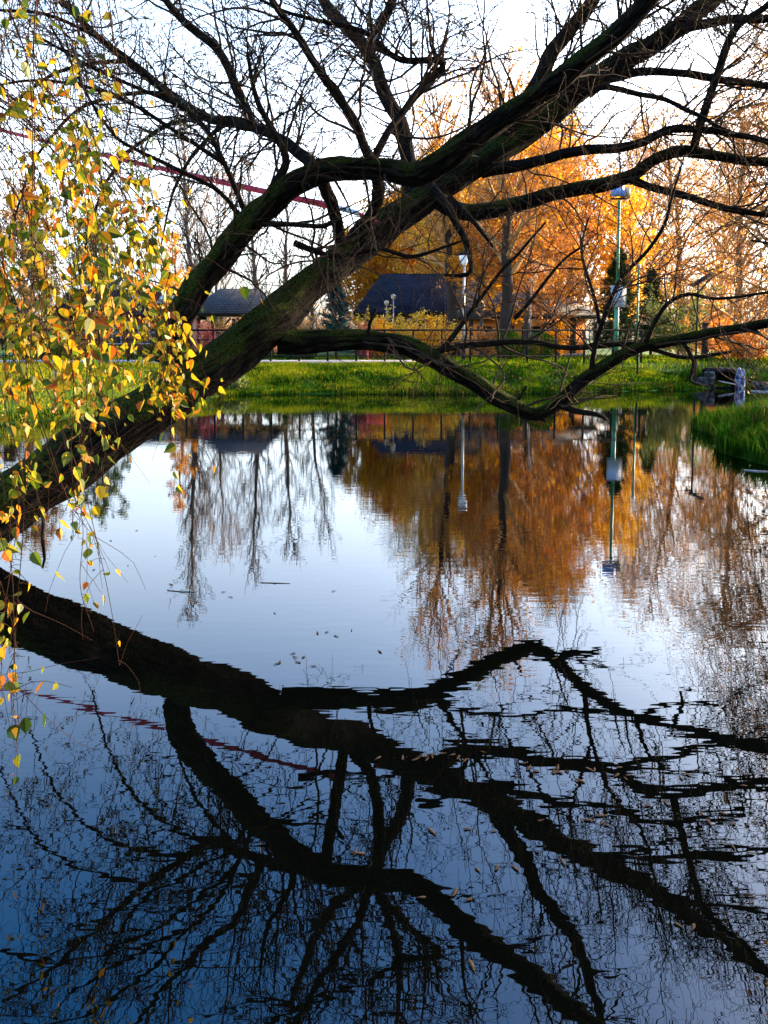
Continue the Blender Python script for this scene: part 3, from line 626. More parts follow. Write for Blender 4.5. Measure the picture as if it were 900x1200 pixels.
# ------------------------------------------------------------------ trees beyond the water
def tree(name, label, x, y, H, tr, bark, twig, leafm=None, leaves=0, lsize=.1, spread=.3, first=.2, up=.6, droop=0., n1=26, lean=(0, 0), seed=0, group=None, dens2=2.2, dens3=2.0, prof='round', tw0=.02, zbase=None):
    rng = np.random.default_rng(seed+100); z = float(ground_h(x, y)) if zbase is None else zbase
    T = thing(name, label, 'tree', (x, y, z-.05), group)
    N = 14; t = np.linspace(0, 1, N)
    tp = np.zeros((1, N, 3)); tp[0, :, 2] = t*H; wob = np.cumsum(rng.normal(0, H*.006, (N, 2)), 0); tp[0, :, 0] = wob[:, 0]*t*2+lean[0]*t*H; tp[0, :, 1] = wob[:, 1]*t*2+lean[1]*t*H
    tR = (tr*(1-t)**.8+.012)[None]; tR[0, 0] *= 1.35
    MB().tubes(tp, tR, 10, cap=True).build('trunk', bark, T, smooth=True)
    tt = first+(1-first)*(np.arange(n1)+rng.random(n1))/n1*.97; q = tt*(N-1); i = np.minimum(q.astype(int), N-2); fr = (q-i)[:, None]
    S = tp[0, i]*(1-fr)+tp[0, i+1]*fr; az = np.arange(n1)*2.4+rng.uniform(-.5, .5, n1); h = (tt-first)/(1-first)
    el = up+.35*h+rng.normal(0, .12, n1)
    D = np.column_stack([np.cos(az)*np.cos(el), np.sin(az)*np.cos(el), np.sin(el)])
    shape = {'round': np.sqrt(np.clip(1-(h*1.6-.6)**2, .12, 1)), 'cone': 1.05-h, 'column': np.clip(1.1-.7*h, .2, 1)*np.clip(.5+2*h, 0, 1)}[prof]
    L = H*spread*shape*rng.uniform(.75, 1.2, n1)
    r1 = np.clip(tr*.45*(1-h*.6), .015, .12)
    P1 = grow(rng, S, D, L, 10, .09, (0, 0, 1-2*min(1, droop)), .06+.08*droop); R1 = taper(r1, 10, .2)
    mb = MB(); mb.tubes(P1, R1, 5)
    S, D, L2, r, _ = offshoots(rng, P1, R1, 0, .15, 1, (25, 65), .10*H*spread/.3, .24*H*spread/.3, .6, (0, 0, 1-2*min(1, droop)), .3, by_len=dens2)
    r = np.clip(r, tw0*.6, .04); P2 = grow(rng, S, D, L2, 7, .12, (0, 0, .6-1.6*droop), .10+.22*droop); R2 = taper(r, 7, .45); mb.tubes(P2, R2, 3)
    S, D, L3, r, _ = offshoots(rng, P2, R2, 0, .2, 1, (20, 60), .06*H*spread/.3, .16*H*spread/.3, .7, (0, 0, .6-1.6*droop), .35, by_len=dens3)
    if droop > .5: L3 = L3*2.0
    r = np.clip(r, tw0*.38, tw0*.7); P3 = grow(rng, S, D, L3, 6, .10, (0, 0, .5-1.6*droop), .08+.35*droop); mb.tubes(P3, taper(r, 6, .7), 3)
    mb.build('crown', twig, T)
    if leafm is not None and leaves:
        pts = np.concatenate([P3.reshape(-1, 3), P2[:, 2:].reshape(-1, 3)]); C = pts[rng.integers(0, len(pts), leaves)]+rng.normal(0, lsize*1.1, (leaves, 3))
        # bare patches: let light and background through
        f = np.array([mnoise.noise((c[0]*.8+seed, c[1]*.8, c[2]*.8)) for c in C]); C = C[f > -.22]
        lm = MB(); scatter_leaves(rng, lm, C, lsize, 1.1, .5); lm.build('foliage', leafm, T)
    return T

gb, bb = 'golden autumn trees beyond the railing', 'bare trees beyond the railing'
def far_tree(name, label, px, D, ytop, **k):
    H = CAM_H+(HOR-ytop)/F*D-G; return tree(name, label, xat(px, D), D, H, **k)
B_, TW, GT = M['farbark'], M['fartwig'], M['goldtwig']
# left, bare
far_tree('bare_tree', 'tall slim bare tree rising left of the dark leaning limb', 224, 44, 138, tr=.16, bark=B_, twig=TW, spread=.15, first=.16, up=.85, prof='column', n1=52, seed=1, group=bb, tw0=.04, dens2=3, dens3=2.6)
far_tree('bare_tree', 'bare tree above the right end of the grey pavilion roof', 332, 42, 205, tr=.14, bark=B_, twig=TW, spread=.2, first=.16, up=.8, prof='column', n1=34, seed=2, group=bb, tw0=.04, lean=(.03, 0), dens2=3)
far_tree('bare_tree', 'bare slim tree directly over the middle of the grey pavilion', 303, 43, 190, tr=.15, bark=B_, twig=TW, spread=.2, first=.16, up=.8, prof='column', n1=34, seed=3, group=bb, tw0=.04, dens2=3)
far_tree('bare_tree', 'thin bare tree just left of the blue spruce', 365, 46, 225, tr=.12, bark=B_, twig=TW, spread=.24, first=.16, up=.7, prof='column', n1=30, seed=4, group=bb, tw0=.04, dens2=3)
far_tree('bare_tree', 'low bushy bare tree between the slim tree and the pavilion', 256, 50, 222, tr=.12, bark=B_, twig=GT, spread=.34, first=.08, up=.6, n1=30, seed=41, group=bb, tw0=.03, dens2=3)
far_tree('golden_tree', 'small amber birch beside the blue gabled house roof', 208, 37, 282, tr=.09, bark=B_, twig=GT, leafm=M['gold'], leaves=2400, lsize=.07, spread=.2, first=.2, up=.7, n1=26, seed=5, group=gb)
far_tree('brown_tree', 'rust brown tree at the far left behind the hanging birch leaves', 30, 42, 235, tr=.14, bark=B_, twig=TW, leafm=M['brownleaf'], leaves=9000, lsize=.10, spread=.30, first=.12, n1=30, seed=6)
far_tree('olive_tree', 'olive and brown tree behind the birch leaves, right of the rust one', 118, 47, 262, tr=.14, bark=B_, twig=TW, leafm=M['olive'], leaves=8000, lsize=.10, spread=.30, first=.12, n1=28, seed=7)
# centre, golden
far_tree('golden_tree', 'golden tree behind the big slate blue roof, at its left end', 462, 60, 262, tr=.2, bark=B_, twig=GT, leafm=M['gold'], leaves=24000, lsize=.13, spread=.42, first=.08, n1=40, seed=8, group=gb, dens2=2.8)
far_tree('golden_tree', 'golden tree behind the right half of the slate blue roof', 548, 58, 222, tr=.22, bark=B_, twig=GT, leafm=M['gold'], leaves=17000, lsize=.12, spread=.40, first=.08, n1=44, seed=9, group=gb, dens2=2.8)
far_tree('golden_tree', 'golden tree at the left end of the mass, next to the blue spruce', 428, 56, 288, tr=.18, bark=B_, twig=GT, leafm=M['gold'], leaves=18000, lsize=.12, spread=.42, first=.08, n1=36, seed=61, group=gb, dens2=2.8)
far_tree('golden_tree', 'golden tree behind the white globe lamp and the slate blue ridge', 512, 54, 226, tr=.2, bark=B_, twig=GT, leafm=M['yellow'], leaves=11000, lsize=.11, spread=.36, first=.1, n1=38, seed=62, group=gb, dens2=2.8)
far_tree('golden_tree', 'tall amber tree behind the dark brown roof of the orange house', 590, 50, 186, tr=.2, bark=B_, twig=GT, leafm=M['gold'], leaves=13000, lsize=.10, spread=.36, first=.1, n1=40, seed=63, group=gb, dens2=2.8)
far_tree('copper_tree', 'small copper tree over the left half of the dark brown roof', 563, 35.8, 285, tr=.08, bark=B_, twig=GT, leafm=M['gold'], leaves=9000, lsize=.07, spread=.45, first=.34, up=.4, droop=.3, n1=30, seed=64, group=gb)
far_tree('copper_tree', 'copper tree with drooping twigs between lamp post and topiary bushes', 616, 36.4, 205, tr=.15, bark=B_, twig=GT, leafm=M['copper'], leaves=14000, lsize=.08, spread=.40, first=.22, up=.45, droop=.35, n1=40, seed=10, group=gb, dens2=2.8)
far_tree('golden_tree', 'broad orange tree between the topiary bushes and the green poles', 668, 44, 198, tr=.2, bark=B_, twig=GT, leafm=M['gold'], leaves=19000, lsize=.095, spread=.40, first=.10, n1=42, seed=11, group=gb, dens2=2.8)
far_tree('golden_tree', 'brightest yellow tree right behind the tall green pole', 735, 46, 234, tr=.16, bark=B_, twig=GT, leafm=M['yellow'], leaves=17000, lsize=.095, spread=.30, first=.12, up=.65, n1=38, seed=12, group=gb, dens2=2.8)
far_tree('dark_trunk_tree', 'tall nearly bare tree with thick dark trunk above the topiary bushes', 592, 33, 100, tr=.27, bark=M['wood'], twig=GT, leafm=M['gold'], leaves=3600, lsize=.07, spread=.27, first=.30, up=.62, droop=.15, n1=30, seed=13, lean=(-.035, 0), group=bb, tw0=.015, dens2=2.4)
far_tree('dark_trunk_tree', 'tall nearly bare tree left of the white globe lamp', 533, 35, 118, tr=.25, bark=M['wood'], twig=GT, leafm=M['gold'], leaves=2600, lsize=.07, spread=.25, first=.30, up=.62, droop=.15, n1=28, seed=14, lean=(-.05, 0), group=bb, tw0=.015, dens2=2.4)
far_tree('bare_tree', 'brown twiggy tree behind the golden crowns, in the middle', 500, 64, 205, tr=.2, bark=B_, twig=TW, spread=.34, first=.12, n1=48, seed=15, group=bb, tw0=.036, dens2=2.8)
far_tree('bare_tree', 'brown twiggy tree behind the orange crown left of the tall green pole', 640, 62, 160, tr=.2, bark=B_, twig=TW, spread=.32, first=.12, n1=50, seed=16, group=bb, tw0=.036, dens2=2.8)
# right, hanging twigs
WG = 'weeping trees on the right'
far_tree('weeping_tree', 'weeping tree of pale brown hanging twigs right of the green poles', 798, 42, 130, tr=.2, bark=B_, twig=GT, leafm=M['gold'], leaves=11000, lsize=.06, spread=.27, first=.10, up=.7, droop=.7, n1=44, seed=17, group=WG, tw0=.018, dens2=2.4, dens3=2.2)
far_tree('weeping_tree', 'weeping tree of amber hanging twigs straight above the stone culvert', 862, 36, 105, tr=.2, bark=B_, twig=GT, leafm=M['gold'], leaves=11000, lsize=.05, spread=.27, first=.10, up=.7, droop=.75, n1=44, seed=18, group=WG, tw0=.016, dens2=2.4, dens3=2.2)
far_tree('weeping_tree', 'weeping tree cut off by the right edge of the view', 938, 28, -20, tr=.22, bark=B_, twig=GT, leafm=M['copper'], leaves=10000, lsize=.05, spread=.25, first=.12, up=.7, droop=.8, n1=58, seed=19, group=WG, tw0=.018, dens2=2.6, dens3=2.4)
far_tree('bare_tree', 'thin bare tree far behind the second green pole', 764, 62, 170, tr=.2, bark=B_, twig=GT, spread=.3, first=.12, n1=46, seed=20, group=bb, tw0=.034, dens2=2.8)
far_tree('bare_tree', 'bare tree far behind the weeping trees, near the right edge', 842, 64, 200, tr=.2, bark=B_, twig=GT, spread=.32, first=.1, n1=48, seed=42, group=bb, tw0=.034, dens2=2.8)
tree('willow_tree', 'bare tree on the right shore, beyond the edge of the view', 10.5, 14.5, 12.5, .26, M['farbark'], M['twig'], spread=.3, first=.12, up=.6, droop=.6, n1=46, seed=21, tw0=.016, leafm=M['brownleaf'], leaves=6000, lsize=.06)

# ------------------------------------------------------------------ shrubs, conifers, hedges
def shrub(name, label, px, D, ytop, wpx, leafm, n, size, group=None, seed=0, hang=0., zb=None, cat='shrub', depth=1.0, spiky=0):
    rng = np.random.default_rng(seed+500); x = xat(px, D); z0 = float(ground_h(x, D)) if zb is None else zb
    H = max(.45, CAM_H+(HOR-ytop)/F*D - z0); w_ = wpx/F*D/2
    T = thing(name, label, cat, (x, D, z0-.03), group)
    m = 16; S = np.column_stack([rng.normal(0, w_*.18, (m, 2)), np.zeros(m)]); D3 = np.column_stack([rng.normal(0, w_/H*.75, m), rng.normal(0, w_/H*.75*depth, m), np.ones(m)])
    P1 = grow(rng, S, D3, rng.uniform(.6, 1.02, m)*H, 8, .10); mb = MB(); mb.tubes(P1, taper(np.full(m, .016), 8, .3), 4)
    S2, D2, L2, r, _ = offshoots(rng, P1, taper(np.full(m, .016), 8), 7, .15, 1, (25, 70), .18*H, .42*H, .6); P2 = grow(rng, S2, D2, L2, 6, .15); mb.tubes(P2, taper(np.clip(r, .004, .01), 6, .5), 3)
    mb.build('stems', M['fartwig'], T)
    pts = np.concatenate([P2[:, 1:].reshape(-1, 3), P1[:, 3:].reshape(-1, 3)]); C = pts[rng.integers(0, len(pts), n)]+rng.normal(0, size*1.2, (n, 3)); C = C[C[:, 2] > .03]
    lm = MB(); scatter_leaves(rng, lm, C, size, 1.0, hang); lm.build('foliage', leafm, T); return T

def conifer(name, label, px, D, ytop, wpx, leafm, seed=0, group=None, skirt=.12, droop=.25):
    rng = np.random.default_rng(seed+900); x = xat(px, D); z0 = float(ground_h(x, D)); H = CAM_H+(HOR-ytop)/F*D-z0; w_ = wpx/F*D/2
    T = thing(name, label, 'conifer', (x, D, z0-.03), group)
    tp = np.array([[0, 0, t*H] for t in np.linspace(0, 1, 8)]); MB().tubes(tp[None], np.linspace(.02*H, .008, 8)[None], 8, cap=True).build('trunk', M['wood'], T)
    n = int(110+20*H); t = rng.uniform(skirt, .99, n); az = rng.uniform(0, 2*np.pi, n); L = w_*(1.03-t)**.85*rng.uniform(.7, 1.15, n)
    S = np.column_stack([np.zeros(n), np.zeros(n), t*H]); Dv = np.column_stack([np.cos(az), np.sin(az), .25-droop*(1-t)*1.6+.5*t])
    P = grow(rng, S, Dv, L+.05, 7, .06, (0, 0, 1), .03); mb = MB(); mb.tubes(P, taper(np.full(n, .012), 7, .3), 3); mb.build('branches', M['wood'], T)
    # needle sprays along every branch
    k = 46; ii = np.repeat(np.arange(n), k); q = rng.uniform(.15, 1, n*k)*6; j = np.minimum(q.astype(int), 5); f = (q-j)[:, None]
    C = P[ii, j]*(1-f)+P[ii, j+1]*f; tg = unit(P[ii, j+1]-P[ii, j]); sp = unit(np.cross(tg, rng.normal(0, 1, tg.shape)))
    Y = unit(tg*.8+sp*rng.uniform(.3, .9, (n*k, 1))+np.array([0, 0, -.12])); X = unit(np.cross(Y, rng.normal(0, 1, Y.shape)))
    s = (.03+.028*H)*rng.uniform(.6, 1.2, n*k)[:, None]
    lm = MB(); lm.cards(C+Y*s*.6, X*s*.28, Y*s, LEAF4); lm.build('foliage', leafm, T); return T

conifer('blue_spruce', 'blue green spruce left of the slate blue roof', 394, 30, 332, 62, M['spruce'], 1)
conifer('spruce_tree', 'dark green conifer straight behind the tall green pole', 722, 36, 296, 74, M['conifer'], 2, 'dark conifers by the green poles')
conifer('spruce_tree', 'dark green conifer behind the second, shorter green pole', 762, 38, 318, 50, M['conifer'], 3, 'dark conifers by the green poles')
conifer('spruce_tree', 'dark conifer far left behind the birch leaves and the railing', 8, 37, 330, 60, M['conifer'], 4)
shrub('olive_shrub', 'yellow green leafy shrub left of the stone culvert, behind the bank', 795, 33, 334, 62, M['olive'], 6500, .06, seed=1)
shrub('rust_shrub', 'rust orange shrub behind the stone culvert', 868, 31, 372, 90, M['copper'], 6500, .055, seed=2)
shrub('rust_shrub', 'brown shrub at the right edge behind the stone culvert', 925, 30, 362, 90, M['brownleaf'], 5500, .055, seed=3)
shrub('rust_shrub', 'amber shrub under the weeping trees, right of the yellow green shrub', 830, 38, 352, 70, M['copper'], 5200, .06, seed=4)
YG = 'yellow shrubs in front of the slate blue house'
shrub('yellow_shrub', 'yellow shrub under the left end of the slate blue roof', 444, 33, 366, 36, M['yellow'], 2600, .055, YG, 5)
shrub('yellow_shrub', 'yellow shrub in the middle of the slate blue house front', 478, 33, 360, 40, M['yellow'], 2800, .055, YG, 6)
shrub('yellow_shrub', 'low yellow shrub just left of the white lamp post', 516, 33, 368, 34, M['yellow'], 2200, .055, YG, 7)
shrub('red_shrub', 'bright red leaved shrub beside the blue spruce', 424, 30.5, 380, 22, leafmat('red_leaf', [(0, (.3, .02, .012)), (1, (.62, .06, .03))], .4), 1500, .045, seed=8)
shrub('red_shrub', 'red leaved shrub in front of the grey pavilion', 246, 31, 377, 24, bpy.data.materials['red_leaf'], 1500, .045, seed=9)
shrub('orange_shrub', 'orange shrub against the orange wall, right of the topiary bushes', 652, 33, 376, 28, M['gold'], 1500, .055, seed=10)
shrub('orange_shrub', 'copper shrub against the orange wall, right of the lamp post', 566, 33.5, 380, 28, M['copper'], 1200, .055, seed=11)
shrub('orange_shrub', 'amber shrub behind the railing, right of the red leaved shrub by the spruce', 446, 30.8, 371, 40, M['gold'], 2600, .05, seed=33)
shrub('orange_shrub', 'amber shrub under the slate blue eaves, between the yellow shrubs', 497, 31.5, 371, 34, M['gold'], 2200, .05, seed=34)
shrub('brown_shrub', 'brown bush covering the front of the grey pavilion', 288, 33, 362, 46, M['brownleaf'], 2600, .05, seed=35)
shrub('brown_shrub', 'brown bush in front of the blue gabled house door', 200, 35, 360, 40, M['brownleaf'], 2600, .05, seed=36)
for i, (px, D, yt, wp, lb) in enumerate([(60, 30, 392, 150, 'low green hedge behind the railing, far left'), (190, 30, 394, 120, 'low green hedge behind the railing, below the blue gabled house'), (345, 30, 396, 90, 'low green hedge behind the railing, left of the red table'), (480, 30, 399, 130, 'low green hedge behind the railing, before the yellow shrubs')]):
    shrub('hedge', lb, px, D, yt, wp, M['boxleaf'], 5200, .05, 'low hedges behind the railing', 20+i, cat='hedge', depth=.35)
shrub('brown_shrub', 'brown bush between the blue gabled house and the railing, far left', 95, 34, 350, 110, M['brownleaf'], 5200, .06, seed=30)
shrub('golden_shrub', 'low golden bush at the waterside end of the leaning trunk', 274, 22.6, 446, 34, M['olive'], 1500, .05, seed=31)
shrub('brown_shrub', 'brown bush between the grey pavilion and the blue spruce', 345, 36, 352, 50, M['brownleaf'], 3200, .05, seed=32)

def topiary():
    rng = np.random.default_rng(77); x, D = xat(597, 29.6), 29.6
    T = thing('topiary_bush', 'clipped round bush nearer the lamp post', 'topiary', (x, D, G), 'clipped round bushes behind the railing')
    MB().tubes(np.array([[(0, 0, -.05), (.01, 0, .15), (0, 0, .4)]]), np.array([[.05, .045, .04]]), 8).build('stem', M['wood'], T)
    d = unit(rng.normal(0, 1, (5200, 3))); r = .56*(1+.05*np.sin(d[:, :1]*7)+.03*rng.normal(0, 1, (5200, 1)))*rng.uniform(.8, 1, (5200, 1))**.3
    C = d*r*np.array([1, 1, .98])+np.array([0, 0, .62]); lm = MB(); scatter_leaves(rng, lm, C, .034, 1.0, 0); lm.build('foliage', M['boxleaf'], T)
    c = copy_tree(T); c['label'] = 'clipped round bush nearer the tall green pole'; c.location.x = xat(633, 29.8); c.location.y = 29.8; c.scale = (1.0, 1, .96); c.rotation_euler.z = 1.2
topiary()

# far-off wood that closes the view behind the trees
def far_wood():
    rng = np.random.default_rng(99); mb = MB(); lm = MB()
    n = 900; x = rng.uniform(-75, 75, n); y = rng.uniform(78, 96, n); hh = rng.uniform(3, 6.5, n)*np.where(x > 2, 1.5, .8)
    P = grow(rng, np.column_stack([x, y, np.full(n, G-.1)]), rng.normal(0, .15, (n, 3))+np.array([0, 0, 1.]), hh, 7, .06, (0, 0, 1), .05); mb.tubes(P, taper(np.full(n, .09), 7, .2), 3)
    S, D, L, r, _ = offshoots(rng, P, taper(np.full(n, .09), 7), 16, .15, 1, (20, 60), .8, 2.2, .5, (0, 0, 1), .3); P2 = grow(rng, S, D, L, 5, .12); mb.tubes(P2, taper(np.clip(r, .025, .05), 5, .5), 3)
    o = mb.build('distant_wood', M['fartwig']); tag(o, kind='stuff')
    C = P2[rng.integers(0, len(P2), 26000), rng.integers(1, 5, 26000)]+rng.normal(0, .3, (26000, 3)); C = C[C[:, 2] > G]
    scatter_leaves(rng, lm, C, .2, 1, .3); tag(lm.build('distant_wood_leaves', M['brownleaf']), kind='stuff')
far_wood()

# ------------------------------------------------------------------ railing along the path
def railing():
    x0, x1 = -21.0, xat(752, FENCE_Y); T = thing('railing', 'long dark metal railing with thin posts along the far bank path', 'railing', (x0, FENCE_Y, G+.1))
    off = np.array([x0, FENCE_Y, G+.1]); zt = G+.1
    for z, w_ in ((1.08, .065), (.74, .035), (.18, .035)):
        MB().box(((x0+x1)/2, FENCE_Y, zt+z), (x1-x0, w_*.8, w_)).build('rail', M['steel'], T, off=off)
    n = 31; post = None
    for i in range(n):
        x = x0+.02+(x1-x0-.04)*i/(n-1)
        if post is None:
            post = MB().box((0, 0, .52), (.065, .05, 1.16)).build('post', M['steel'], T); o = post
        else:
            o = post.copy(); COL.objects.link(o); o.parent = T
        o.location = (x-x0, .047, 0)
railing()

# ------------------------------------------------------------------ houses
def hip(mb, cx, cy, w_, d_, z0, z1, ridge, th=.14):
    """hipped roof with a real edge: eaves rectangle at z0, ridge along x at z1"""
    a = [(cx-w_/2, cy-d_/2), (cx+w_/2, cy-d_/2), (cx+w_/2, cy+d_/2), (cx-w_/2, cy+d_/2)]
    V = [(x, y, z0-th) for x, y in a]+[(x, y, z0) for x, y in a]+[(cx-ridge/2, cy, z1), (cx+ridge/2, cy, z1)]
    mb.add(V, [(3, 2, 1, 0), (0, 1, 5, 4), (1, 2, 6, 5), (2, 3, 7, 6), (3, 0, 4, 7), (4, 5, 9, 8), (6, 7, 8, 9), (5, 6, 9), (7, 4, 8)])
def window(parent, off, x, y, z, w_, h_, frame='white'):
    mb = MB(); f = .06
    mb.box((x, y, z+h_/2-f/2), (w_, .08, f)); mb.box((x, y, z-h_/2+f/2), (w_, .08, f)); mb.box((x-w_/2+f/2, y, z), (f, .08, h_-2*f)); mb.box((x+w_/2-f/2, y, z), (f, .08, h_-2*f)); mb.box((x, y-.003, z), (f*.7, .07, h_-2*f))
    W_ = mb.build('window', M[frame], parent, off=off)
    MB().box((x, y+.02, z), (w_-.1, .02, h_-.1)).build('pane', M['glass'], W_, off=off)
def house_a():
    D = 44.; x0, x1 = xat(414, D), xat(608, D); cx = (x0+x1)/2; off = np.array([cx, D, G])
    T = thing('house', 'red brown wooden house under a big hipped slate blue roof', 'house', off)
    MB().box((cx, D+4.3, G+1.25), (x1-x0-1.2, 7.2, 2.6)).build('wall', M['wallbrown'], T, off=off)
    mb = MB(); hip(mb, cx, D+4.3, x1-x0, 8.6, 3.18, 5.7, 6.2); R_ = mb.build('roof', M['roofblue'], T, off=off)
    MB().box((cx+1.2, D+4.9, 5.8), (.7, .7, 1.5)).build('chimney', M['wallbrown'], R_, off=off)
    for x in (-3, -1.1, 2.6): window(T, off, cx+x, D+.66, G+1.45, 1.1, 1.2)
    d = MB().box((cx+.9, D+.67, G+1.05), (.95, .07, 2.05)).build('door', M['wood'], T, off=off); MB().box((cx+1.25, D+.61, G+1.05), (.04, .06, .16)).build('handle', M['silver'], d, off=off)
    for x in (-3.9, -1.3, 1.3, 3.9): MB().box((cx+x, D+.15, G+1.1), (.16, .16, 2.2)).build('post', M['wood'], T, off=off)
def house_b():
    D = 37.2; x0, x1 = xat(540, D), xat(694, D); cx = (x0+x1)/2; w_ = x1-x0; off = np.array([cx, D, G])
    T = thing('house', 'low orange rendered house under a dark brown roof', 'house', off)
    MB().box((cx, D+2.6, G+.95), (w_-.5, 4.0, 2.0)).build('wall', M['wallorange'], T, off=off)
    mb = MB(); hip(mb, cx, D+2.5, w_+.5, 5.6, 2.76, 4.0, w_*.6); mb.build('roof', M['roofdark'], T, off=off)
    for px in (552, 600, 648, 671): MB().box((xat(px, D), D+.06, G+.92), (.24 if px == 671 else .16, .2, 1.9)).build('post', M['wood'], T, off=off)
    for x in (-1.9, .3): window(T, off, cx+x, D+.56, G+1.1, .9, .8, 'wood')
    d = MB().box((cx+1.35, D+.57, G+.86), (.8, .06, 1.66)).build('door', M['roofdark'], T, off=off); MB().box((cx+1.65, D+.52, G+.9), (.04, .05, .14)).build('handle', M['silver'], d, off=off)
    MB().box((xat(662, D)-.1, D-.7, G+.1), (1.4, .7, .2)).build('step', M['pave'], T, off=off)
def house_c():
    D = 41.; x0, x1 = xat(58, D), xat(213, D); cx = (x0+x1)/2; w_ = x1-x0; off = np.array([cx, D, G])
    T = thing('house', 'house with dark blue gabled roof and glinting roof windows, left behind the birch leaves', 'house', off)
    MB().box((cx, D+3, G+1.05), (w_-.7, 5.2, 2.2)).build('wall', M['wallbrown'], T, off=off)
    z0, z1 = 2.95, 4.45; y0, ym, y1 = D-.1, D+3, D+6.1; V = []
    for x in (x0, x1): V += [(x, y0, z0), (x, ym, z1), (x, y1, z0), (x, y0, z0-.14), (x, ym, z1-.14), (x, y1, z0-.14)]
    mb = MB(); mb.add(V, [(0, 6, 7, 1), (1, 7, 8, 2), (3, 4, 10, 9), (4, 5, 11, 10), (0, 3, 9, 6), (2, 8, 11, 5), (0, 1, 4, 3), (1, 2, 5, 4), (6, 9, 10, 7), (7, 10, 11, 8)]); R_ = mb.build('roof', M['roofblue'], T, off=off)
    for x in (x0+.35, x1-.35): MB().add([(x-.05, y0+.6, z0-.1), (x-.05, ym, z1-.3), (x-.05, y1-.6, z0-.1), (x+.05, y0+.6, z0-.1), (x+.05, ym, z1-.3), (x+.05, y1-.6, z0-.1)], [(0, 2, 1), (3, 4, 5), (0, 1, 4, 3), (1, 2, 5, 4), (2, 0, 3, 5)]).build('gable', M['wallbrown'], T, off=off)
    sl_ = math.atan2(z1-z0, ym-y0)
    for px in (147, 190):
        x = xat(px, D); t = .55; c = np.array([x, y0+(ym-y0)*t, z0+(z1-z0)*t]); u = np.array([0, math.cos(sl_), math.sin(sl_)]); nr = np.array([0, -math.sin(sl_), math.cos(sl_)]); a = np.array([1, 0, 0])
        def slab(w2, h2, t0, t1):
            V = [c+a*sx*w2+u*sy*h2+nr*t for t in (t0, t1) for sx, sy in ((-1, -1), (1, -1), (1, 1), (-1, 1))]
            return MB().add(V, [(3, 2, 1, 0), (4, 5, 6, 7), (0, 1, 5, 4), (1, 2, 6, 5), (2, 3, 7, 6), (3, 0, 4, 7)])
        f = slab(.55, .5, .003, .06).build('roof_window', M['silver'], T, off=off); slab(.47, .42, .055, .075).build('pane', M['glass'], f, off=off)
    for px in (90, 130, 172): window(T, off, xat(px, D), D+.36, G+1.1, 1.0, 1.0)
    d = MB().box((xat(198, D), D+.37, G+.95), (.9, .06, 1.9)).build('door', M['wood'], T, off=off); MB().box((xat(198, D)+.3, D+.32, G+.95), (.04, .05, .14)).build('handle', M['silver'], d, off=off)
def pavilion():
    D = 36.; x0, x1 = xat(226, D), xat(322, D); cx = (x0+x1)/2; w_ = x1-x0; off = np.array([cx, D, G])
    T = thing('pavilion', 'open timber pavilion under a weathered grey hipped roof', 'pavilion', off)
    mb = MB(); hip(mb, cx, D+1.7, w_+.3, 3.8, 2.9, 4.08, 1.9); mb.build('roof', M['roofgrey'], T, off=off)
    for x in (x0+.25, cx-.6, cx+.6, x1-.25):
        for y in (D+.2, D+3.2): MB().box((x, y, G+.95), (.14, .14, 1.9)).build('post', M['wood'], T, off=off)
    for x in (cx-.6, cx+.6):
        for s_ in (-1, 1): MB().tubes(np.array([[(x, D+.2, G+1.3), (x+s_*.45, D+.2, G+1.88)]]), np.array([[.045, .045]]), 4).build('brace', M['wood'], T, off=off)
    MB().box((cx, D+3.1, G+.45), (w_-.6, .05, .8)).build('back_wall', M['wallbrown'], T, off=off)
    MB().box((cx, D+1.7, G+.06), (w_-.2, 3.4, .1)).build('deck', M['wood'], T, off=off)
house_a(); house_b(); house_c(); pavilion()

# ------------------------------------------------------------------ lamps, poles, small things
def pole(mb, x, y, z0, z1, r0, r1, k=10): mb.tubes(np.array([[(x, y, z0), (x, y, (z0+z1)/2), (x, y, z1)]]), np.array([[r0, (r0+r1)/2, r1]]), k, cap=True)
def zat(py, D): return CAM_H+(HOR-py)/F*D
def lamp_post():
    D = 29.2; x = xat(543, D); off = np.array([x, D, G]); zt = zat(312, D)
    T = thing('street_lamp', 'tall pale lamp post with white glass head under a dark cap', 'street lamp', off)
    mb = MB(); pole(mb, x, D, G, zt, .055, .04); mb.build('pole', M['silver'], T, off=off)
    MB().lathe((x, D, G), [(.13, 0), (.13, .04), (.075, .1), (.07, .5), (.056, .55)]).build('base', M['steel'], T, off=off, smooth=True)
    MB().lathe((x, D, zt), [(.02, -.02), (.07, 0), (.09, .05), (.17, .2), (.20, .32), (.19, .36), (.02, .37)]).build('lamp_shade', M['lampglass'], T, off=off, smooth=True)
    MB().lathe((x, D, zt+.36), [(.21, 0), (.235, .02), (.22, .06), (.12, .15), (.03, .2), (.0, .24)]).build('cap', M['steel'], T, off=off, smooth=True)
lamp_post()
def small_lamp(px, D, ytop, label):
    x = xat(px, D); off = np.array([x, D, G]); zt = zat(ytop, D)
    T = thing('garden_lamp', label, 'garden lamp', off, 'slim garden lamps')
    mb = MB(); pole(mb, x, D, G, zt-.1, .03, .025, 8); mb.build('pole', M['silver'], T, off=off)
    MB().lathe((x, D, zt-.12), [(.03, 0), (.10, .05), (.12, .2), (.11, .22), (.03, .27), (0, .28)], 12).build('lamp_head', M['tan'], T, off=off, smooth=True)
small_lamp(461, 37, 349, 'slim garden lamp with tan head before the slate blue roof, the right one')
small_lamp(453, 38, 356, 'slim garden lamp with tan head before the slate blue roof, the left one')
small_lamp(621, 34, 331, 'slim garden lamp half hidden in the copper leaves above the topiary bushes')
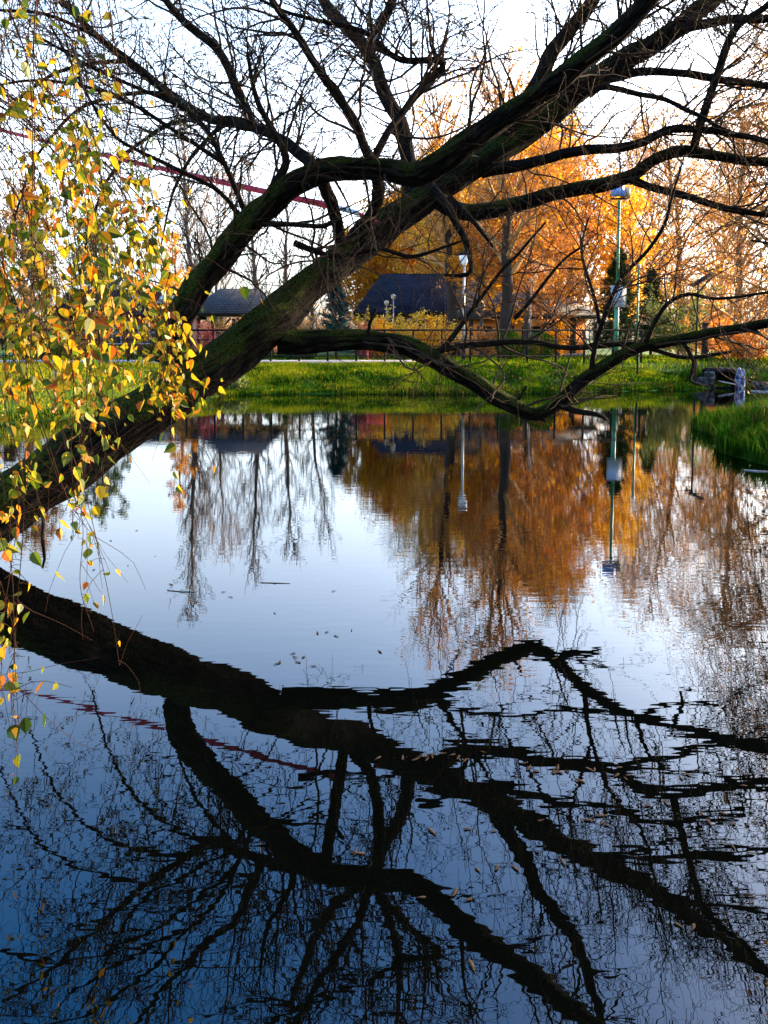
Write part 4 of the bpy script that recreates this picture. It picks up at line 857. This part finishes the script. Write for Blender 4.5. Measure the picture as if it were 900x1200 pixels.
def speaker_pole():
    D = 28.0; x = xat(721, D); off = np.array([x, D, G]); zt = zat(238, D)
    T = thing('lamp_mast', 'tall green mast with blue floodlight on top and white board', 'mast', off)
    mb = MB(); pole(mb, x, D, G, zat(345, D), .085, .085); mb.build('lower_pole', M['green'], T, off=off)
    mb = MB(); pole(mb, x, D, zat(345, D)-.02, zt, .06, .05); mb.build('upper_pole', M['green'], T, off=off)
    MB().box((x, D-.03, zt+.05), (.62, .07, .06)).build('bracket', M['steel'], T, off=off)
    # floodlight: tapered housing turned left towards us
    def housing(c, w0, w1, h0, h1, d_, yaw, tilt):
        V = []
        for (w_, h_, yy) in ((w0, h0, -d_/2), (w1, h1, d_/2)):
            for sx, sz in ((-1, -1), (1, -1), (1, 1), (-1, 1)):
                p = Vector((sx*w_/2, yy, sz*h_/2)); p.rotate(Vector((0, 0, 1)).to_track_quat('Z', 'Y')); 
                q = Vector((p.x, p.y*math.cos(tilt)-p.z*math.sin(tilt), p.y*math.sin(tilt)+p.z*math.cos(tilt)))
                V.append((c[0]+q.x*math.cos(yaw)-q.y*math.sin(yaw), c[1]+q.x*math.sin(yaw)+q.y*math.cos(yaw), c[2]+q.z))
        return MB().add(V, [(3, 2, 1, 0), (4, 5, 6, 7), (0, 1, 5, 4), (1, 2, 6, 5), (2, 3, 7, 6), (3, 0, 4, 7)])
    f = housing((x-.10, D-.2, zt+.32), .40, .24, .46, .3, .26, -.5, .25).build('floodlight', M['bluepaint'], T, off=off)
    housing((x-.10+.5*-.27, D-.2-.125, zt+.285), .34, .34, .38, .38, .02, -.5, .25).build('lens', M['bluelens'], f, off=off)
    housing((x+.24, D+.05, zt+.28), .26, .22, .34, .28, .3, 1.2, 0).build('floodlight', M['tan'], T, off=off)['label'] = 'tan box shaped floodlight'
    b = MB().box((x+.02, D-.11, zat(348, D)), (.50, .03, .72)).build('board', M['white'], T, off=off)
    fr = MB()
    for sx in (-1, 1): fr.box((x+.02+sx*.265, D-.11, zat(348, D)), (.03, .045, .78))
    for sz in (-1, 1): fr.box((x+.02, D-.11, zat(348, D)+sz*.375), (.50, .045, .03))
    fr.build('frame', M['silver'], b, off=off)
speaker_pole()
def second_pole():
    D = 28.4; x = xat(745.5, D); off = np.array([x, D, G]); zt = zat(316, D)
    T = thing('thin_pole', 'shorter slim green pole with small cap right of the tall mast', 'pole', off)
    mb = MB(); pole(mb, x, D, G, zt, .045, .04); mb.build('pole', M['green'], T, off=off)
    MB().lathe((x, D, zt-.01), [(.05, 0), (.07, .03), (.07, .12), (.03, .16), (0, .17)], 12).build('cap', M['silver'], T, off=off, smooth=True)
    D = 25.4; x = xat(747, D); z0 = float(ground_h(x, D))
    o = MB(); pole(o, x, D, z0-.2, z0+1.05, .035, .03); o.box((x, D, z0+1.06), (.09, .09, .03))
    tag(o.build('marker_post', M['steel'], off=None), 'short dark post standing in the grass below the slim green pole', 'post')
    D = 30.; x = xat(825, D); z0 = float(ground_h(x, D)); o = MB(); o.box((x, D, z0+.7), (.2, .16, 1.5)); o.box((x, D, z0+1.47), (.26, .22, .05))
    tag(o.build('timber_post', M['wood']), 'dark timber post behind the bank left of the stone culvert', 'post')
    D = 25.2; x = xat(815, D); z0 = float(ground_h(x, D)); off = np.array([x, D, z0]); T = thing('nest_post', 'thin weathered post with a slanted board on top, left of the stone culvert', 'post', off)
    mb = MB(); pole(mb, x, D, z0-.3, zat(330, D), .04, .03, 8); mb.build('pole', M['wood'], T, off=off)
    v = np.array([.62, 0, .36])/2; c = np.array([x+.07, D-.06, zat(330, D)+.02]); MB().tubes(np.array([[c-v, c, c+v]]), np.array([[.07, .07, .07]]), 4, cap=True).build('slanted_board', M['wood'], T, off=off)
second_pole()
def red_table():
    D = 28.6; x = xat(441, D); off = np.array([x, D, G+.1]); z = G+.02
    T = thing('bench', 'small red wooden bench behind the railing by the hedge', 'bench', off)
    MB().box((x, D, z+.46), (.75, .38, .05)).build('seat', M['redpaint'], T, off=off)
    for sx in (-1, 1):
        for sy in (-1, 1): MB().box((x+sx*.32, D+sy*.14, z+.22), (.06, .06, .43)).build('leg', M['redpaint'], T, off=off)
    b = MB().box((x, D+.2, z+.72), (.75, .04, .12)).build('backrest', M['redpaint'], T, off=off)
    MB().box((x-.33, D+.165, z+.62), (.06, .03, .32)).build('back_post', M['redpaint'], T, off=off); MB().box((x+.33, D+.165, z+.62), (.06, .03, .32)).build('back_post', M['redpaint'], T, off=off)
red_table()

def strap():
    a = at(-140, 112, 25); b = at(395, 243, 7.5); c = at(420, 250, 7.5); d = at(447, 262, 7.55); e = at(492, 251, 7.62)
    T = thing('webbing_strap', 'red webbing strap stretched taut from the willow trunk across the sky', 'strap', b)
    def band(p, q, wd, th, sag=0, n=20, tw=0):
        t = np.linspace(0, 1, n)[:, None]; C = p*(1-t)+q*t; C[:, 2] -= sag*4*(t*(1-t))[:, 0]
        V = []
        for i in range(n):
            an = tw*i; u = np.array([0, math.sin(an), math.cos(an)]); v = np.array([0, math.cos(an), -math.sin(an)])
            for su, sv in ((-1, -1), (1, -1), (1, 1), (-1, 1)): V.append(C[i]+u*su*(wd if np.isscalar(wd) else wd[0]+(wd[1]-wd[0])*i/(n-1))/2+v*sv*th/2)
        idx = np.arange(n*4).reshape(n, 4); nx = np.roll(idx, -1, 1); F_ = np.stack([idx[:-1], nx[:-1], nx[1:], idx[1:]], -1).reshape(-1, 4)
        return MB().add(np.array(V), np.concatenate([F_, idx[:1], idx[-1:, ::-1]]))
    band(a, b, .066, .006, .10, 60, .002).build('band', M['strap'], T, off=b)
    band(b, c, .05, .012, 0, 6).build('padded_end', M['strapend'], T, off=b)
    band(c, d, .03, .008, 0, 6).build('cord', M['strap'], T, off=b)
strap()

def rock(c, size, seed, box=.55, amp=.16, k=18, m=11):
    """one rough stone: a rounded block, dented by noise"""
    V = []
    for a in range(m):
        for b in range(k):
            ph = math.pi*(a+.01)/(m-1+.02); th = 2*math.pi*b/k; d = np.array([math.sin(ph)*math.cos(th), math.sin(ph)*math.sin(th), math.cos(ph)])
            e = np.sign(d)*np.abs(d)**box; nz_ = 1+amp*mnoise.noise(Vector(d*1.7)+Vector((seed*5.1, 0, 0)))+.5*amp*mnoise.noise(Vector(d*4.5)+Vector((seed*3.7, 9, 0)))
            V.append(np.asarray(c)+e*np.asarray(size)/2*nz_)
    idx = np.arange(m*k).reshape(m, k); nx = np.roll(idx, -1, 1)
    return MB().add(np.array(V), np.stack([idx[:-1], idx[1:], nx[1:], nx[:-1]], -1).reshape(-1, 4))
def culvert():
    D = 25.3; off = np.array([xat(842, D), D, 0])
    T = thing('culvert', 'stone lined culvert mouth, dark opening with one pale bluish stone, at the right bank', 'culvert', off)
    X = lambda px: xat(px, D)
    # short tunnel: side walls, roof and back, open to the water
    x0, x1, y0, y1, zt = X(835), X(864), D+.02, D+.75, .54
    mb = MB(); mb.box(((x0+x1)/2, y1, .27), (x1-x0, .08, .7)); mb.box((x0, (y0+y1)/2, .25), (.10, y1-y0, .68)); mb.box((x1, (y0+y1)/2, .25), (.10, y1-y0, .68)); mb.box(((x0+x1)/2, (y0+y1)/2-.02, -.02), (x1-x0-.12, y1-y0-.1, .12))
    mb.build('tunnel', M['dark'], T, off=off)
    rock(((x0+x1)/2+.03, D+.40, zt+.05), (x1-x0+.02, .95, .15), 3, .55, .25).build('lintel', M['hull'], T, off=off, smooth=True)
    for q, (px, py, w_, h_) in enumerate([(832.5, 441, .26, .50), (826, 445.5, .30, .36), (818.5, 449, .30, .27), (811.5, 452, .26, .20), (836, 450, .16, .30), (829, 450.5, .3, .28)]):
        z = zat(py, D); rock((X(px), D+.06+.03*q, z-.08), (w_, .5, h_), 10+q, .6, .2).build('wing_stone', M['stone'], T, off=off, smooth=True)
    p = rock((X(867), D-.02, .27), (.25, .40, .70), 22, .7, .34).build('pier_stone', M['palestone'], T, off=off, smooth=True); p['label'] = 'pale bluish upright stone'
    o = MB(); o.tubes(np.array([[at(842, 446.5, D-.14), at(852, 448.5, D-.20), at(862, 450.5, D-.24)]]), np.array([[.022, .026, .02]]), 6, cap=True)
    tag(o.build('branch', M['palewood']), 'pale bare branch leaning across the dark culvert mouth', 'branch')
    a = on_water(880, 458.2); b = on_water(915, 460.5); o = MB(); o.tubes(np.array([[a+(0, 0, .01), (a+b)/2+(0, 0, .015), b+(0, 0, .01)]]), np.array([[.02, .025, .02]]), 6, cap=True)
    tag(o.build('driftwood', M['palewood']), 'grey pole floating in front of the stones right of the culvert', 'driftwood')
culvert()
def stones():
    spots = [(803, 454.6, .22, .16, 'small stone left of the culvert, the one farthest from its opening'), (878, 453.5, .42, .24, 'grey stone touching the pale upright culvert stone'), (889, 454, .5, .3, 'broad grey stone at the waterline, second to the right of the culvert'), (901, 454.5, .5, .26, 'grey stone cut by the right edge of the view at the waterline')]
    for i, (px, py, w_, h_, lb) in enumerate(spots):
        c = on_water(px, py); tag(rock(c+np.array([0, .1, .05]), (w_, .4, h_), 40+i, .7, .25).build('stone', M['stone'], smooth=True), lb, 'stone', 'stones along the waterline by the culvert')
stones()

# ------------------------------------------------------------------ what floats on the pond
def floating():
    rng = np.random.default_rng(31)
    half = [(0, 0), (.32, .2), (.42, .55), (.26, .95), (0, 1.5)]; out = half+[(-a, b) for a, b in half[-2:0:-1]]
    protos = []
    for q in range(4):
        V = np.array([(a, b-.7, .012+.10*abs(a)*(q % 3)+.04*math.sin(b*3+q)) for a, b in out])*.05; V[:, 2] = np.maximum(V[:, 2], .004)
        V = np.vstack([V, V*np.array([1, 1, 1])-np.array([0, 0, .0015])]); m = len(out)
        F_ = [tuple(range(m)), tuple(range(2*m-1, m-1, -1))]+[(i, m+i, m+(i+1) % m, (i+1) % m) for i in range(m)]
        me = MB().add(V, F_).build('floating_leaf', M['floatleaf']); protos.append(me)
    spots = [on_water(*p) for p in [(322, 684), (391, 693), (322, 719), (372, 742), (383, 741), (394, 746), (412, 739), (445, 764), (416, 1000), (548, 972), (553, 1133), (795, 1085), (812, 1088), (705, 965), (712, 968), (690, 962), (735, 985), (636, 848), (664, 905), (110, 668), (182, 652), (212, 640), (160, 622), (130, 634), (150, 663), (200, 685), (262, 694), (270, 700), (610, 600), (620, 602), (632, 604), (780, 503), (786, 527), (800, 529), (650, 772), (870, 552), (880, 553), (540, 533), (550, 534), (318, 549)]]
    for cx, cy, n, sx, sy in [(335, 775, 9, 18, 5), (515, 890, 14, 34, 4), (690, 905, 16, 56, 6), (600, 1000, 8, 90, 34), (820, 960, 8, 40, 30), (700, 960, 4, 34, 8), (530, 1050, 3, 30, 8), (760, 930, 4, 70, 30)]:
        spots += [on_water(cx+rng.normal(0, sx), cy+rng.normal(0, sy)) for _ in range(n)]
    for i, p in enumerate(spots):
        o = protos[i] if i < 4 else protos[i % 4].copy()
        if i >= 4: COL.objects.link(o)
        o.location = (p[0], p[1], .003); o.rotation_euler = (0, 0, rng.uniform(0, 6.28)); sc = rng.uniform(.3, .65)*(1.5 if p[1] > 8 else 1); o.scale = (sc*.5, sc, sc*.3)
        tag(o, 'small dead leaf floating flat on the pond water', 'leaf', 'dead leaves floating on the pond')
    # twigs afloat
    for i, (x0, y0, x1, y1, r, lb) in enumerate([(305, 683, 340, 684, .003, 'thin dark twig floating in the middle of the pond'), (196, 692, 230, 694, .003, 'thin dark twig floating below the slim tree reflection'), (872, 551, 903, 553, .009, 'pale stick floating at the edge of the grassy spit'), (410, 1000, 428, 1001, .004, 'thin twig floating at the lower middle')]):
        a, b = on_water(x0, y0), on_water(x1, y1); o = MB(); mdl = (a+b)/2+rng.normal(0, .01, 3)*(1, 1, 0); o.tubes(np.array([[a+(0, 0, r*.4), mdl+(0, 0, r*.6), b+(0, 0, r*.4)]]), np.array([[r, r, r*.6]]), 5, cap=True)
        tag(o.build('floating_twig', M['palewood' if r > .008 else 'twig']), lb, 'twig')
    a = on_water(50, 632); o = MB(); o.tubes(np.array([[a-(0, 0, .3), a+(0, 0, .02), a+(.01, 0, .16), a+(-.01, 0, .24)]]), np.array([[.014, .014, .012, .009]]), 6, cap=True)
    tag(o.build('stake', M['twig']), 'dark stake standing in the water below the trunk', 'stake')
floating()

for (x, y, h, sp, sd_, lb) in [(8.6, .4, 11, .34, 51, 'leafy brown tree added for shade on the right shore, nearest the water, unseen'), (11.5, -2.2, 12, .36, 52, 'leafy brown tree added for shade on the right shore, farther from water, unseen'), (11.8, 2.6, 12, .34, 53, 'leafy brown tree added for shade on the right shore, third and unseen'), (6.2, -4.4, 12, .34, 54, 'leafy brown tree added for shade behind the viewer, unseen')]:  # unseen trees, added right of and behind the camera to shade the willow
    tree('shade_tree', lb, x, y, h, .25, M['farbark'], M['twig'], spread=sp, first=.08, up=.5, n1=46, seed=sd_, tw0=.03, leafm=M['brownleaf'], leaves=16000, lsize=.10)
